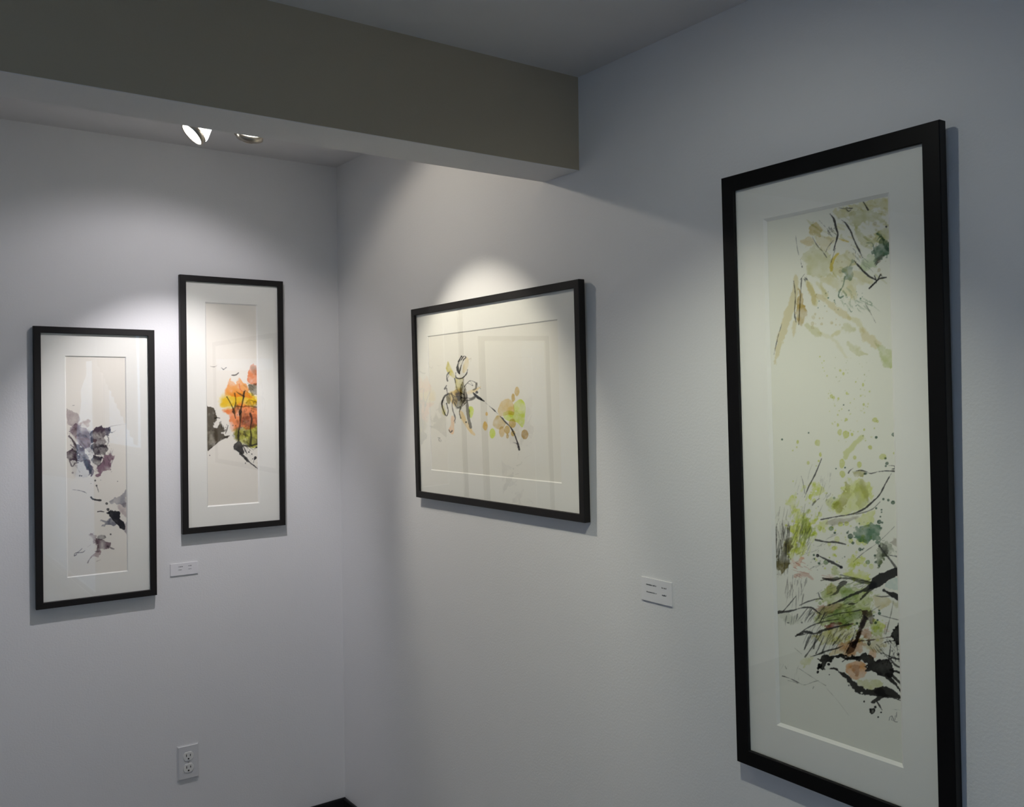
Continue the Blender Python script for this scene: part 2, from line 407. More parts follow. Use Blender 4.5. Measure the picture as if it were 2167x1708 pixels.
s.scratch((.28, .23, .26), .55, 26, 520, 720, 1200, 1560, 40, 70, 7, 108, 16); s.scratch((.22, .18, .22), .6, 20, 740, 900, 1180, 1560, 30, 50, 7, 109, 14); s.splat((.35, .3, .33), .5, 24, 490, 930, 1120, 1640, 3, 10, 110)
s.wash((.40, .34, .37), .4, [(540, 1180), (690, 1180), (740, 1300), (700, 1420), (600, 1360)], 3, 7, .9)
s.map(40, 980, 4.744)
for x, y, r in ((765, 175, 9), (778, 225, 8), (610, 126, 7), (628, 128, 6), (880, 406, 12), (893, 465, 14), (905, 490, 9), (722, 205, 3), (990, 183, 4), (820, 170, 3), (920, 715, 8)): s.dot(K, .75, x, y, r)
s.ink(K, .8, [(778, 225, 8), (790, 260, 4), (800, 290, 3)]); s.ink((.3, .27, .28), .8, [(540, 266, 3), (610, 276, 5), (650, 288, 8), (678, 302, 4)])
s.ink(K, .95, [(722, 342, 10), (745, 362, 14), (790, 372, 13), (820, 374, 16)]); s.ink(K, .95, [(790, 487, 10), (820, 484, 8), (852, 488, 5)])
s.wash((.50, .53, .57), .7, [(900, 382), (960, 352), (1020, 330), (1085, 265), (1085, 420), (1040, 440), (1000, 410)], 1.5, 2.5)
s.wash((.58, .56, .58), .6, [(1000, 430), (1085, 400), (1085, 540), (1030, 500)], 1.2, 3)
s.wash((.09, .08, .10), .97, [(882, 505), (915, 484), (985, 488), (1012, 530), (1002, 562), (1050, 580), (1066, 620), (1052, 668), (1000, 632), (960, 592), (905, 535)], 1.6, 1.2, .1)
s.wash((.36, .39, .45), .85, [(828, 572), (880, 576), (930, 555), (985, 600), (985, 632), (900, 622), (828, 632), (870, 602)], 1.2, 1.5)
s.wash((.50, .50, .54), .75, [(1045, 640), (1090, 590), (1090, 725), (1060, 680)], 1, 2)
s.wash((.50, .45, .47), .8, [(716, 712), (745, 695), (780, 730), (768, 772), (795, 810), (785, 855), (755, 800), (728, 790)], 1.8, 2)
s.wash((.20, .18, .20), .85, [(788, 730), (860, 728), (868, 748), (832, 766), (790, 758)], 1.2, 1.4)
s.wash((.42, .38, .41), .85, [(775, 775), (850, 780), (905, 812), (912, 842), (860, 862), (810, 860), (765, 892), (780, 820)], 1.8, 2)
s.ink((.35, .32, .34), .8, [(890, 835, 16), (930, 855, 10), (952, 862, 6)])
s.wash((.55, .50, .52), .8, [(735, 920), (780, 893), (832, 900), (802, 937), (762, 930), (720, 948)], 1.2, 2)
s.ink((.4, .36, .38), .7, [(725, 945, 6), (705, 970, 5), (690, 1000, 8)])
s.ink((.25, .22, .24), .8, [(555, 930, 8), (562, 905, 5), (600, 898, 6), (640, 895, 5), (662, 878, 4)]); s.ink((.25, .22, .24), .7, [(575, 905, 5), (610, 880, 5), (632, 858, 6)]); s.ink((.3, .28, .3), .7, [(560, 930, 10), (580, 915, 4)])
s.ink((.5, .46, .46), .5, [(690, 840, 3), (720, 820, 3)]); s.ink((.5, .46, .46), .5, [(780, 985, 3), (820, 970, 3)])

# --- orange tree with birds
SH2 = s = Sheet([(435.4, 642.0), (541.4, 647.5), (546.0, 1062.1), (440.3, 1070.1)], (.74, .71, .67), 2.4, rk=1.8, wk=1.2, base=(.86, .82, .735), tint=(.97, 1, .95))
s.map(350, 560, 5.693)
s.ink((.25, .2, .18), .7, [(540, 1225, 4), (580, 1232, 7), (605, 1225, 6), (624, 1212, 3)])
s.ink((.12, .1, .1), .9, [(674, 1242, 8), (698, 1262, 16), (712, 1255, 12), (732, 1240, 6)])
s.ink((.15, .12, .1), .85, [(798, 1332, 9), (835, 1332, 12), (862, 1320, 9), (880, 1303, 4)])
s.wash((.73, .42, .28), .95, [(1055, 1185), (1020, 1215), (996, 1290), (988, 1370), (1005, 1430), (1060, 1445), (1110, 1445), (1110, 1230), (1085, 1215)], 1.0, 1.5)
s.wash((.50, .42, .32), .5, [(1030, 1240), (1110, 1235), (1110, 1330), (1050, 1300)], 1, 4)
s.wash((.40, .36, .32), .85, [(1000, 1438), (1110, 1450), (1110, 1545), (1050, 1560), (1010, 1505)], 1.8, 1.6)
s.wash((.81, .51, .31), .95, [(772, 1368), (782, 1400), (810, 1412), (838, 1450), (855, 1418), (880, 1410), (892, 1375), (940, 1425), (990, 1480), (1015, 1560), (1000, 1600), (720, 1580), (742, 1480)], 1.2, 3)
s.wash((.75, .63, .25), .97, [(720, 1560), (790, 1525), (900, 1530), (1000, 1525), (1075, 1600), (1110, 1650), (1050, 1720), (840, 1725), (690, 1700), (680, 1630)], 1.5, 11)
s.ink((.7, .25, .1), .5, [(890, 1440, 10), (900, 1500, 8), (930, 1530, 6)])
s.scratch((.3, .25, .2), .7, 14, 940, 1060, 1400, 1560, 60, 50, 5, 8, 15)
s.map(350, 840, 5.336)
s.wash((.76, .65, .26), .9, [(640, -10), (1050, -10), (1050, 80), (900, 95), (760, 100), (650, 120), (625, 60)], 1.5, 12)
s.wash((.79, .44, .29), .95, [(650, 160), (690, 135), (760, 130), (840, 72), (940, 105), (1050, 150), (1050, 300), (960, 360), (860, 345), (760, 372), (738, 300), (715, 200)], 1.2, 9)
s.wash((.92, .62, .40), .5, [(640, 150), (720, 120), (720, 190), (680, 180)], 1, 5)
s.wash((.50, .25, .22), .45, [(860, 240), (1050, 220), (1050, 320), (900, 330)], 2, 5)
s.wash((.60, .57, .24), .95, [(760, 372), (840, 352), (960, 342), (1050, 330), (1050, 545), (960, 562), (880, 545), (802, 490), (768, 442)], 1.6, 7)
s.wash((.30, .27, .20), .6, [(900, 370), (950, 365), (940, 430), (880, 420)], 2.5, 4); s.wash((.28, .25, .2), .55, [(770, 380), (830, 370), (830, 470), (790, 460)], 2.5, 3)
s.wash((.3, .26, .2), .5, [(900, 480), (1050, 470), (1050, 550), (940, 545)], 2.5, 4); s.wash((.35, .3, .2), .5, [(980, 340), (1050, 340), (1050, 430), (1000, 400)], 2.5, 3)
for x, y, r, q in ((800, 130, 50, 4), (900, 200, 60, 5), (960, 60, 50, 6), (1010, 150, 40, 7), (820, 280, 45, 8), (930, 300, 60, 9), (870, 400, 50, 10), (990, 470, 45, 11), (830, 440, 40, 12)):
    s.wash((.42, .30, .22), .38, [(x - r, y - r * .5), (x, y - r), (x + r, y - r * .4), (x + r * .6, y + r), (x - r * .7, y + r * .8)], 3, 5, .9)
s.splat((.35, .24, .16), .5, 40, 760, 1040, 60, 540, 4, 14, 95); s.scratch((.3, .22, .18), .5, 26, 770, 1040, 120, 480, 8, 70, 6, 96, 14)
B = (.20, .16, .15)
s.ink(B, .9, [(695, 2, 14), (730, 60, 12), (752, 105, 12), (775, 165, 18), (790, 240, 10)]); s.ink(B, .8, [(782, -40, 12), (794, 40, 9), (782, 130, 10)])
s.ink(B, .92, [(890, -60, 12), (884, 0, 14), (866, 80, 16), (848, 160, 22), (846, 250, 20), (838, 330, 18), (822, 420, 22), (828, 490, 20)])
s.ink(B, .9, [(958, 190, 16), (976, 250, 22), (958, 350, 14), (968, 440, 16), (962, 540, 22)]); s.ink(B, .7, [(780, 100, 8), (860, 112, 10), (940, 104, 9), (1040, 118, 12)])
s.ink(B, .8, [(800, -60, 8), (850, -25, 14), (890, -5, 12)]); s.ink(B, .8, [(900, -70, 8), (880, -30, 14), (878, 20, 10)]); s.ink(B, .6, [(940, 30, 6), (1000, 50, 10), (1040, 60, 8)])
s.ink((.35, .22, .18), .6, [(1012, 220, 8), (1035, 300, 12), (1040, 420, 14), (1036, 540, 16)])
s.ink(B, .9, [(845, 170, 30), (838, 200, 20)]); s.ink(B, .9, [(760, 165, 20), (775, 190, 12)])
D = (.29, .25, .22)
s.wash(D, .95, [(455, 122), (490, 112), (522, 114), (546, 132), (560, 180), (572, 242), (545, 280), (535, 330), (560, 345), (595, 345), (600, 282), (622, 280), (640, 340), (672, 382), (642, 400), (655, 432), (705, 440), (640, 482), (570, 522), (455, 590)], 1.2, 1.4)
s.wash((.52, .44, .30), .35, [(455, 400), (540, 380), (600, 440), (560, 520), (455, 560)], 2, 6)
s.lift(555, 335, 16, 12); s.lift(585, 300, 12, 20)
s.ink(D, .9, [(560, 240, 14), (590, 235, 12), (612, 240, 8)]); s.ink(D, .85, [(705, 325, 12), (696, 360, 12), (682, 400, 10), (678, 420, 5)]); s.ink(D, .8, [(650, 322, 8), (660, 350, 14)])
s.ink(D, .9, [(722, 440, 10), (690, 452, 14), (620, 490, 10), (540, 555, 6), (455, 612, 5)]); s.dot(D, .8, 500, 660, 6)
s.splat(D, .8, 10, 630, 700, 300, 400, 3, 8, 9)
N = (.13, .11, .12)
s.wash(N, .95, [(788, 520), (815, 505), (850, 515), (868, 545), (882, 592), (892, 640), (862, 652), (820, 632), (782, 592)], 1.2, 1.3, .1)
s.ink(N, .95, [(850, 640, 26), (905, 695, 24), (940, 730, 12), (985, 765, 9), (1040, 808, 10)]); s.ink(N, .9, [(900, 695, 16), (922, 735, 8)])
s.ink(N, .9, [(880, 550, 20), (950, 556, 18), (1040, 532, 18)]); s.ink(N, .85, [(880, 560, 14), (905, 610, 12), (922, 640, 6)])
for x, y, r in ((1016, 686, 15), (942, 622, 8), (1006, 704, 8), (975, 645, 6), (1028, 570, 10), (985, 700, 6), (950, 600, 5)): s.dot(N, .9, x, y, r)
s.ink(N, .8, [(1000, 715, 6), (992, 745, 4)]); s.splat(N, .7, 16, 890, 1040, 570, 750, 2, 7, 12)
s.scratch((.35, .3, .3), .7, 8, 860, 960, 500, 560, 60, 60, 8, 6)

# --- ink flower with olive spots
SH3 = s = Sheet([(907.2, 713.3), (1180.4, 677.9), (1189.3, 1020.9), (914.9, 993.1)], (.72, .70, .65), 2.4, rk=1.0, wk=1.4, base=(.865, .845, .77), tint=(1.0, 1, .90))
s.map(850, 570, 5.0395)
T = (.68, .61, .46); O = (.62, .58, .30); G = (.33, .31, .28)
s.wash(T, .55, [(688, 942), (715, 965), (705, 1060), (672, 1105), (655, 1080), (668, 1010)], 1, 2)
s.wash(O, .75, [(488, 985), (505, 1010), (525, 1045), (555, 1100), (575, 1165), (530, 1145), (490, 1090), (482, 1060)], 1, 2)
s.wash(O, .55, [(575, 1170), (650, 1160), (660, 1200), (640, 1260), (600, 1290), (580, 1250)], 1, 3)
s.wash(T, .7, [(508, 1325), (560, 1290), (620, 1278), (640, 1310), (610, 1380), (590, 1440), (560, 1440), (525, 1410)], 1, 2)
s.wash((.55, .50, .22), .7, [(580, 1270), (640, 1260), (640, 1330), (600, 1360)], 1.2, 3)
s.wash((.45, .42, .38), .8, [(640, 1200), (662, 1235), (690, 1300), (705, 1410), (680, 1440), (645, 1420), (630, 1300)], 1.2, 2.2)
s.wash((.70, .63, .49), .6, [(700, 1305), (770, 1280), (840, 1250), (805, 1300), (725, 1332)], 1, 2)
s.ink(K, .95, [(640, 930, 10), (612, 980, 12), (598, 1040, 18), (606, 1090, 18), (618, 1110, 10)])
s.ink(K, .9, [(615, 1110, 8), (632, 1040, 8), (660, 970, 8), (686, 940, 14), (668, 926, 8), (640, 960, 6), (615, 1010, 5)])
s.ink(K, .95, [(705, 1070, 6), (690, 1120, 7), (650, 1158, 9), (610, 1165, 10), (580, 1150, 8), (580, 1100, 5)])
s.ink((.5, .45, .4), .5, [(715, 965, 3), (742, 950, 3), (735, 990, 2)])
s.ink(K, .85, [(512, 1095, 10), (488, 1125, 6), (484, 1160, 7), (492, 1192, 10)]); s.ink(K, .8, [(495, 1100, 6), (506, 1125, 5), (494, 1160, 6)])
s.ink(K, .85, [(480, 1240, 6), (460, 1275, 9), (478, 1268, 7), (485, 1300, 5), (492, 1340, 5)])
s.ink(K, .85, [(568, 1165, 7), (578, 1220, 8), (592, 1285, 8)]); s.ink((.3, .28, .26), .7, [(660, 1160, 4), (655, 1230, 6), (640, 1290, 10)])
s.ink(K, .85, [(672, 1250, 7), (700, 1215, 7), (735, 1188, 6), (785, 1205, 7), (805, 1235, 6), (845, 1275, 5)]); s.ink(K, .85, [(705, 1215, 8), (730, 1225, 7), (762, 1242, 6), (735, 1195, 5)])
s.ink(G, .9, [(800, 1215, 12), (792, 1270, 16), (765, 1285, 14)])
s.dot(K, .9, 803, 1312, 14); s.ink(K, .97, [(765, 1318, 12), (790, 1345, 20), (830, 1375, 18), (882, 1408, 7)])
s.ink(G, .9, [(688, 1402, 8), (740, 1392, 14), (778, 1372, 14), (800, 1340, 8)])
s.ink(K, .85, [(432, 1415, 8), (448, 1370, 10), (475, 1340, 10), (515, 1325, 8)]); s.wash((.45, .42, .35), .65, [(480, 1345), (520, 1330), (520, 1420), (500, 1440), (480, 1400)], 1, 2)
s.ink((.3, .26, .2), .8, [(690, 1310, 6), (700, 1360, 8), (700, 1420, 8)]); s.ink((.25, .22, .18), .8, [(520, 1330, 6), (560, 1350, 5), (550, 1400, 6)])
s.map(850, 830, 5.0395)
s.ink(K, .9, [(500, 10, 6), (458, 55, 8), (432, 110, 12), (440, 175, 7), (478, 252, 5), (498, 200, 6), (480, 120, 5)])
s.wash(O, .75, [(440, 140), (468, 195), (466, 245), (440, 225), (434, 180)], .8, 1.8)
s.wash((.48, .45, .36), .7, [(480, 30), (515, 70), (512, 130), (482, 115)], 1, 2)
s.wash(T, .65, [(520, 5), (600, 10), (600, 90), (572, 150), (535, 110)], 1.2, 2.5)
s.wash((.20, .18, .14), .85, [(590, 25), (640, 40), (640, 70), (615, 95), (590, 75)], 1.8, 1.8)
s.wash((.40, .37, .30), .7, [(560, 60), (650, 60), (640, 150), (600, 190), (560, 130)], 2.5, 3)
s.wash((.62, .54, .25), .6, [(570, -20), (640, -40), (640, 20), (580, 40)], 1, 3)
s.ink((.25, .22, .2), .85, [(530, 10, 8), (552, 70, 8), (540, 130, 9), (550, 200, 8), (574, 270, 9), (562, 312, 5)]); s.ink(K, .85, [(560, 105, 8), (595, 165, 10), (630, 158, 12), (618, 215, 9), (632, 278, 10)])
s.ink((.25, .22, .2), .8, [(692, 60, 10), (660, 100, 12), (645, 150, 9), (690, 110, 6)]); s.ink(G, .85, [(700, 60, 8), (745, 68, 16), (785, 42, 14)])
s.ink(G, .92, [(700, 90, 10), (704, 170, 24), (712, 260, 28), (726, 330, 24), (740, 378, 18)]); s.dot(K, .7, 690, 320, 8)
s.wash((.72, .59, .49), .75, [(532, 255), (560, 270), (566, 330), (562, 390), (548, 450), (520, 430), (508, 395), (525, 340)], .8, 1.8)
s.wash((.72, .63, .48), .75, [(618, 190), (650, 205), (680, 260), (725, 350), (785, 442), (770, 462), (725, 420), (668, 335), (630, 265)], .8, 1.8)
s.ink(K, .85, [(505, 402, 4), (522, 428, 5), (540, 412, 7)]); s.ink((.3, .25, .2), .7, [(560, 240, 5), (572, 290, 6), (570, 330, 8)])
s.ink(K, .97, [(780, 20, 11), (812, 48, 13), (850, 76, 11), (880, 98, 5), (930, 142, 4), (985, 190, 3.5), (1040, 245, 4), (1075, 280, 9), (1110, 322, 8), (1150, 360, 7), (1182, 402, 11), (1210, 465, 10), (1235, 535, 12), (1256, 612, 16)], .3)
s.ink(K, .8, [(1190, 535, 3), (1215, 542, 5), (1235, 552, 8)]); s.ink(K, .6, [(1130, 340, 4), (1142, 345, 3)])
GR = (.63, .67, .24)
s.wash(GR, .75, [(718, 168), (748, 152), (772, 200), (752, 268), (722, 262)], .6, 1.4)
s.wash((.67, .57, .34), .75, [(1028, 175), (1065, 105), (1130, 74), (1182, 105), (1205, 180), (1195, 245), (1120, 245), (1060, 262), (1030, 225)], .8, 1.4)
s.wash(GR, .75, [(1200, 125), (1272, 82), (1318, 130), (1318, 250), (1302, 350), (1282, 374), (1245, 335), (1195, 312), (1112, 292), (1085, 225), (1150, 190), (1200, 205)], .8, 1.4)
s.wash((.63, .54, .32), .7, [(972, 342), (1015, 250), (1062, 272), (1112, 330), (1065, 392), (1020, 388)], .6, 1.4)
TT = (.62, .52, .30)
for x, y, a, b, c in ((1070, 420, 30, 56, (.66, .57, .41)), (1182, 332, 36, 50, TT), (1126, 400, 30, 46, TT), (1190, 440, 22, 32, TT), (1130, 470, 13, 22, TT), (1315, 450, 37, 53, (.57, .46, .27)), (970, 440, 31, 53, GR), (893, 360, 25, 49, (.69, .57, .35)), (908, 232, 13, 22, (.69, .58, .40)), (1232, -8, 25, 48, TT), (1192, 60, 18, 42, TT)):
    s.dot(c, .85, x, y, a, b, .5, .2)
s.ink(K, .8, [(388, 484, 3), (400, 488, 4), (410, 492, 5)]); s.ink(K, .8, [(398, 498, 4), (402, 520, 4), (420, 527, 4), (424, 512, 3), (408, 508, 3)])

s.map(850, 570, 5.0395)
for q in ([(600, 1290, 6), (620, 1340, 10), (650, 1370, 8), (690, 1375, 5)], [(590, 1330, 8), (630, 1320, 10), (670, 1340, 6)], [(540, 1330, 5), (575, 1360, 7), (620, 1350, 9)], [(640, 1230, 4), (625, 1290, 8), (640, 1350, 10)], [(690, 1250, 4), (668, 1310, 7), (672, 1370, 8)], [(560, 1390, 5), (590, 1420, 7), (600, 1470, 6)]):
    s.ink(K, .8, q)
s.wash((.30, .27, .20), .5, [(580, 1320), (680, 1310), (690, 1390), (610, 1410)], 1.5, 4, .9)

# --- tall green foliage with black branches
SH4 = s = Sheet([(1624.6, 469.5), (1879.9, 415.8), (1910.3, 1615.1), (1653.0, 1528.9)], (.70, .71, .63), 1.8, rk=1.5, wk=1.25, base=(.845, .84, .745), tint=(.97, 1, .82))
T = (.64, .61, .46); O = (.58, .57, .38); K = (.05, .05, .05); TE = (.30, .40, .36)
s.map(1510, 230, 3.94)
s.wash(T, .5, [(1000, 880), (1050, 845), (1110, 815), (1250, 775), (1450, 735), (1450, 870), (1380, 832), (1250, 835), (1130, 885), (1060, 905)], 3, 3, .6)
s.wash(O, .5, [(1130, 872), (1250, 832), (1380, 862), (1455, 965), (1335, 945), (1245, 962), (1205, 1005), (1255, 1062), (1335, 1082), (1395, 1022), (1455, 1000), (1460, 1125), (1380, 1135), (1240, 1135), (1195, 1060), (1150, 940)], 3, 3, .6)
s.wash((.62, .56, .40), .6, [(798, 1012), (860, 952), (895, 1000), (892, 1062), (830, 1052)], 2, 2); s.wash((.64, .58, .46), .5, [(730, 1095), (800, 1058), (835, 1100), (780, 1150), (735, 1125)], 2.5, 2.5)
s.wash((.66, .61, .49), .4, [(860, 1062), (960, 1080), (1012, 1070), (1002, 1130), (962, 1182), (900, 1162)], 2, 4)
s.wash(O, .42, [(760, 1235), (850, 1152), (950, 1205), (1002, 1292), (982, 1382), (900, 1402), (802, 1372), (768, 1300)], 3, 4, .5)
s.wash(T, .5, [(1000, 1282), (1062, 1222), (1152, 1192), (1182, 1262), (1132, 1342), (1062, 1402), (1012, 1422), (990, 1360)], 3, 3, .5)
s.wash(T, .35, [(900, 1390), (1050, 1400), (1180, 1400), (1290, 1425), (1200, 1500), (1150, 1600), (1080, 1560), (960, 1480)], 4, 5, .6)
s.ink((.66, .58, .08), .8, [(1045, 1210, 14), (1010, 1245, 18), (990, 1300, 22), (985, 1350, 10)], .8, 0, 2.5); s.ink((.66, .58, .08), .7, [(1050, 1085, 6), (1090, 1100, 10), (1128, 1110, 10)], .6, 0, 2)
s.wash(TE, .55, [(1158, 1250), (1175, 1330), (1165, 1425), (1112, 1402), (1068, 1425), (1090, 1352), (1140, 1312)], 3, 3, .6)
s.ink(TE, .8, [(1100, 1400, 8), (1082, 1480, 7), (1048, 1528, 6), (1052, 1572, 8), (1088, 1562, 6)])
s.wash((.26, .36, .32), .7, [(1340, 1150), (1395, 1068), (1465, 1120), (1465, 1205), (1400, 1245), (1362, 1305), (1328, 1242)], 4, 2.5, .7)
s.wash((.30, .20, .18), .6, [(1375, 1240), (1435, 1212), (1360, 1305)], 1.5, 2); s.ink(TE, .8, [(1365, 1100, 10), (1405, 1068, 14), (1440, 1150, 20), (1462, 1180, 20)])
s.wash((.50, .58, .42), .4, [(1245, 1240), (1335, 1218), (1365, 1312), (1290, 1345), (1235, 1322)], 2.5, 3)
s.ink(T, .5, [(785, 1440, 25), (825, 1520, 40), (850, 1625, 40)], 1.5, 0, 3); s.ink(T, .45, [(900, 1460, 20), (935, 1570, 34)], 1.5, 0, 3); s.ink(T, .45, [(1175, 1375, 40), (1240, 1405, 55), (1300, 1435, 45)], 2, 0, 4)
s.ink(K, .95, [(976, 878, 5), (1008, 925, 14), (1028, 1000, 14), (1040, 1050, 12), (1022, 1120, 8), (1005, 1182, 6)]); s.ink(K, .75, [(1020, 1165, 5), (1000, 1230, 5), (984, 1282, 4)])
s.ink(K, .7, [(882, 930, 4), (935, 985, 4), (975, 1032, 4)], .5, .35); s.scratch(K, .8, 16, 950, 1020, 985, 1050, 15, 18, 5, 21, 14)
s.ink(K, .92, [(1058, 918, 5), (1110, 962, 8), (1150, 1030, 10), (1182, 1110, 12), (1220, 1188, 12), (1240, 1225, 6)]); s.scratch(K, .7, 9, 1165, 1230, 1150, 1230, 25, 40, 4, 5)
s.ink(K, .95, [(1178, 1268, 7), (1222, 1322, 11), (1290, 1390, 12), (1345, 1422, 10), (1365, 1432, 6)]); s.ink(K, .97, [(1302, 1498, 8), (1340, 1462, 12), (1385, 1420, 10), (1445, 1408, 9)]); s.ink(K, .9, [(1375, 1425, 8), (1398, 1382, 7)]); s.ink(K, .9, [(1345, 1392, 5), (1360, 1430, 8), (1362, 1455, 5)]); s.ink(K, .9, [(1400, 1385, 8), (1410, 1400, 5)])
s.ink(K, .75, [(828, 1070, 4), (868, 1140, 6), (912, 1188, 5)], .4, .15); s.ink(K, .75, [(1002, 1100, 4), (958, 1155, 6), (940, 1195, 6)]); s.ink(K, .75, [(910, 1185, 4), (948, 1242, 5)])
s.ink(K, .65, [(690, 1062, 3), (700, 1150, 4), (714, 1218, 4)]); s.ink(K, .8, [(728, 1258, 4), (742, 1320, 8)], .5, .2); s.ink(K, .8, [(762, 1380, 4), (728, 1425, 5)]); s.scratch(K, .8, 6, 740, 780, 1380, 1420, 15, 30, 5, 2)
s.ink(K, .95, [(1253, 778, 5), (1272, 808, 8), (1292, 845, 10)]); s.ink(K, .85, [(1108, 828, 6), (1150, 832, 8), (1165, 830, 3)]); s.ink(K, .8, [(1112, 838, 5), (1130, 855, 7), (1150, 845, 4)]); s.ink(K, .7, [(1050, 828, 4), (1105, 836, 5)], .4, .3); s.dot(K, .8, 1445, 985, 8); s.ink(TE, .8, [(1280, 1120, 5), (1330, 1126, 6), (1342, 1192, 4)])
s.scratch((.3, .35, .3), .5, 14, 1170, 1290, 1200, 1330, 50, 50, 4, 33, 20); s.scratch(T, .5, 10, 1300, 1440, 760, 880, 60, 20, 12, 35, 20)
s.scratch(O, .4, 26, 760, 1440, 800, 1400, 60, 60, 14, 105, 40); s.scratch(T, .4, 20, 1000, 1440, 800, 1100, 70, 30, 16, 106, 30); s.splat((.55, .5, .35), .4, 30, 780, 1440, 880, 1400, 4, 14, 107)
s.map(1510, 600, 3.94)
TA = (.63, .57, .38)
s.ink(TA, .5, [(690, -60, 14), (692, 40, 34), (672, 150, 55), (625, 260, 60), (590, 380, 45), (555, 490, 40), (512, 670, 14)], 2, 0, 3)
s.wash((.56, .47, .24), .65, [(725, 50), (762, 180), (778, 262), (738, 362), (712, 340), (688, 260), (698, 120)], 2, 2.5); s.ink(TA, .45, [(682, 320, 22), (676, 380, 26), (670, 452, 12)], 1, 0, 3)
s.ink(TA, .5, [(790, -10, 26), (828, 90, 40), (846, 172, 16)], 1.5, 0, 2.5); s.ink(T, .4, [(868, 0, 24), (945, 85, 24)], 1.5, 0, 3); s.ink(TA, .45, [(865, 95, 20), (960, 160, 42), (1050, 232, 48), (1140, 295, 22)], 2, 0, 3)
s.ink(T, .42, [(1130, 280, 24), (1208, 318, 44), (1245, 395, 36)], 2, 0, 4); s.ink(O, .45, [(785, 345, 24), (845, 395, 54), (885, 430, 30)], 2, 0, 4); s.ink(T, .25, [(890, 415, 20), (1010, 470, 24), (1080, 570, 24), (1112, 615, 16)], 2, 0, 4)
s.wash(O, .5, [(1125, 478), (1190, 508), (1250, 572), (1300, 598), (1245, 604), (1170, 572), (1115, 515)], 2, 3); s.wash(O, .4, [(1088, 340), (1150, 358), (1185, 402), (1090, 405)], 2, 3); s.ink(T, .5, [(995, 430, 20), (1055, 402, 30)], 2, 0, 3)
s.ink(TA, .45, [(1250, 395, 40), (1290, 455, 66), (1360, 500, 60)], 3, 0, 4); s.wash((.55, .58, .35), .5, [(1350, 495), (1450, 548), (1515, 590), (1515, 712), (1430, 692), (1400, 612)], 2, 4); s.ink(T, .3, [(1145, 40, 40), (1178, 115, 44)], 2, 0, 4)
s.ink(K, .8, [(672, -20, 4), (686, 100, 6), (680, 250, 7), (692, 322, 6)]); s.ink(K, .8, [(738, -40, 6), (726, 150, 7), (714, 345, 4)]); s.ink(K, .75, [(572, 340, 3), (540, 450, 6), (508, 592, 4)]); s.ink((.3, .3, .26), .7, [(1270, 168, 4), (1310, 240, 5), (1356, 328, 3)])
s.ink(TE, .85, [(1072, 40, 6), (1046, 98, 7), (1060, 122, 9), (1088, 108, 5)]); s.ink(TE, .85, [(1134, 208, 4), (1150, 236, 7), (1160, 232, 4)]); s.scratch((.40, .48, .42), .6, 22, 1190, 1340, 110, 210, 45, 40, 6, 8, 30); s.scratch((.42, .50, .42), .45, 14, 1050, 1190, 20, 190, 30, 60, 8, 18, 25)
s.dot(TE, .8, 960, 120, 6); s.dot(TE, .8, 1230, 126, 7); s.splat(TE, .7, 20, 860, 1260, 60, 260, 3, 6, 44); s.splat((.6, .55, .4), .4, 20, 800, 1100, 200, 420, 4, 14, 45)
GY = (.60, .61, .28)
for x, y, a, b in ((890, 610, 6, 7), (925, 645, 5, 6), (908, 662, 4, 5), (950, 770, 6, 7), (916, 702, 4, 4), (928, 730, 4, 4), (1060, 725, 8, 9), (1087, 752, 9, 11), (1190, 820, 6, 7), (1250, 845, 9, 15), (1305, 900, 6, 7), (988, 942, 14, 18), (1005, 950, 12, 14), (1045, 962, 10, 11), (1115, 915, 8, 12), (1255, 1010, 8, 10), (1040, 1095, 6, 8), (1110, 1135, 12, 12), (1040, 1180, 9, 14), (1055, 1240, 18, 24), (1108, 1258, 26, 32), (1158, 1258, 10, 14), (1350, 1135, 20, 20), (1370, 1150, 10, 12), (1260, 1220, 8, 10), (1345, 1207, 6, 7), (705, 1322, 10, 16), (698, 1365, 6, 7), (665, 1392, 6, 6), (872, 1330, 22, 25), (895, 1425, 10, 18), (795, 1495, 13, 15), (1180, 1450, 15, 16), (1310, 1365, 16, 16), (1415, 1445, 28, 24), (1515, 1415, 12, 10), (1218, 1510, 20, 26), (1075, 1500, 22, 40), (1080, 1590, 24, 28), (880, 1480, 8, 8), (860, 1520, 6, 6)):
    s.dot(GY, .62, x, y, a, b, 1.0, .35)
DT = (.22, .30, .27)
for x, y, r in ((1088, 1012, 6), (575, 1300, 8), (797, 1245, 6), (1360, 1282, 11), (1505, 1260, 16), (1437, 1458, 9), (1450, 1500, 13), (1440, 1522, 9), (1265, 1585, 10), (1100, 1535, 7), (1133, 1058, 5), (1025, 1543, 6), (1250, 1270, 4)): s.dot(DT, .8, x, y, r)
s.splat(GY, .5, 50, 950, 1350, 880, 1320, 3, 7, 6); s.splat((.5, .52, .3), .5, 24, 1000, 1300, 600, 900, 2, 5, 61)
s.ink(GY, .55, [(1250, 1272, 8), (1205, 1318, 34), (1160, 1370, 38), (1118, 1405, 36), (1110, 1450, 26)], 1.5, 0, 2.5)
s.wash((.50, .48, .24), .6, [(1160, 1565), (1250, 1552), (1250, 1605), (1180, 1605)], 2.5, 2)
s.map(1510, 960, 3.94)
Y = (.63, .65, .19); GN = (.52, .56, .28); OL = (.50, .48, .20)
s.wash(Y, .5, [(1110, 232), (1250, 222), (1318, 300), (1298, 400), (1250, 475), (1130, 490), (1005, 495), (985, 430), (1055, 370), (1035, 285)], 4, 4, .5)
s.wash(OL, .55, [(995, 430), (1085, 350), (1110, 240), (1145, 320), (1095, 440), (1025, 488)], 2.5, 4); s.ink(OL, .4, [(1240, 225, 26), (1262, 310, 36), (1295, 405, 20)], 2, 0, 4)
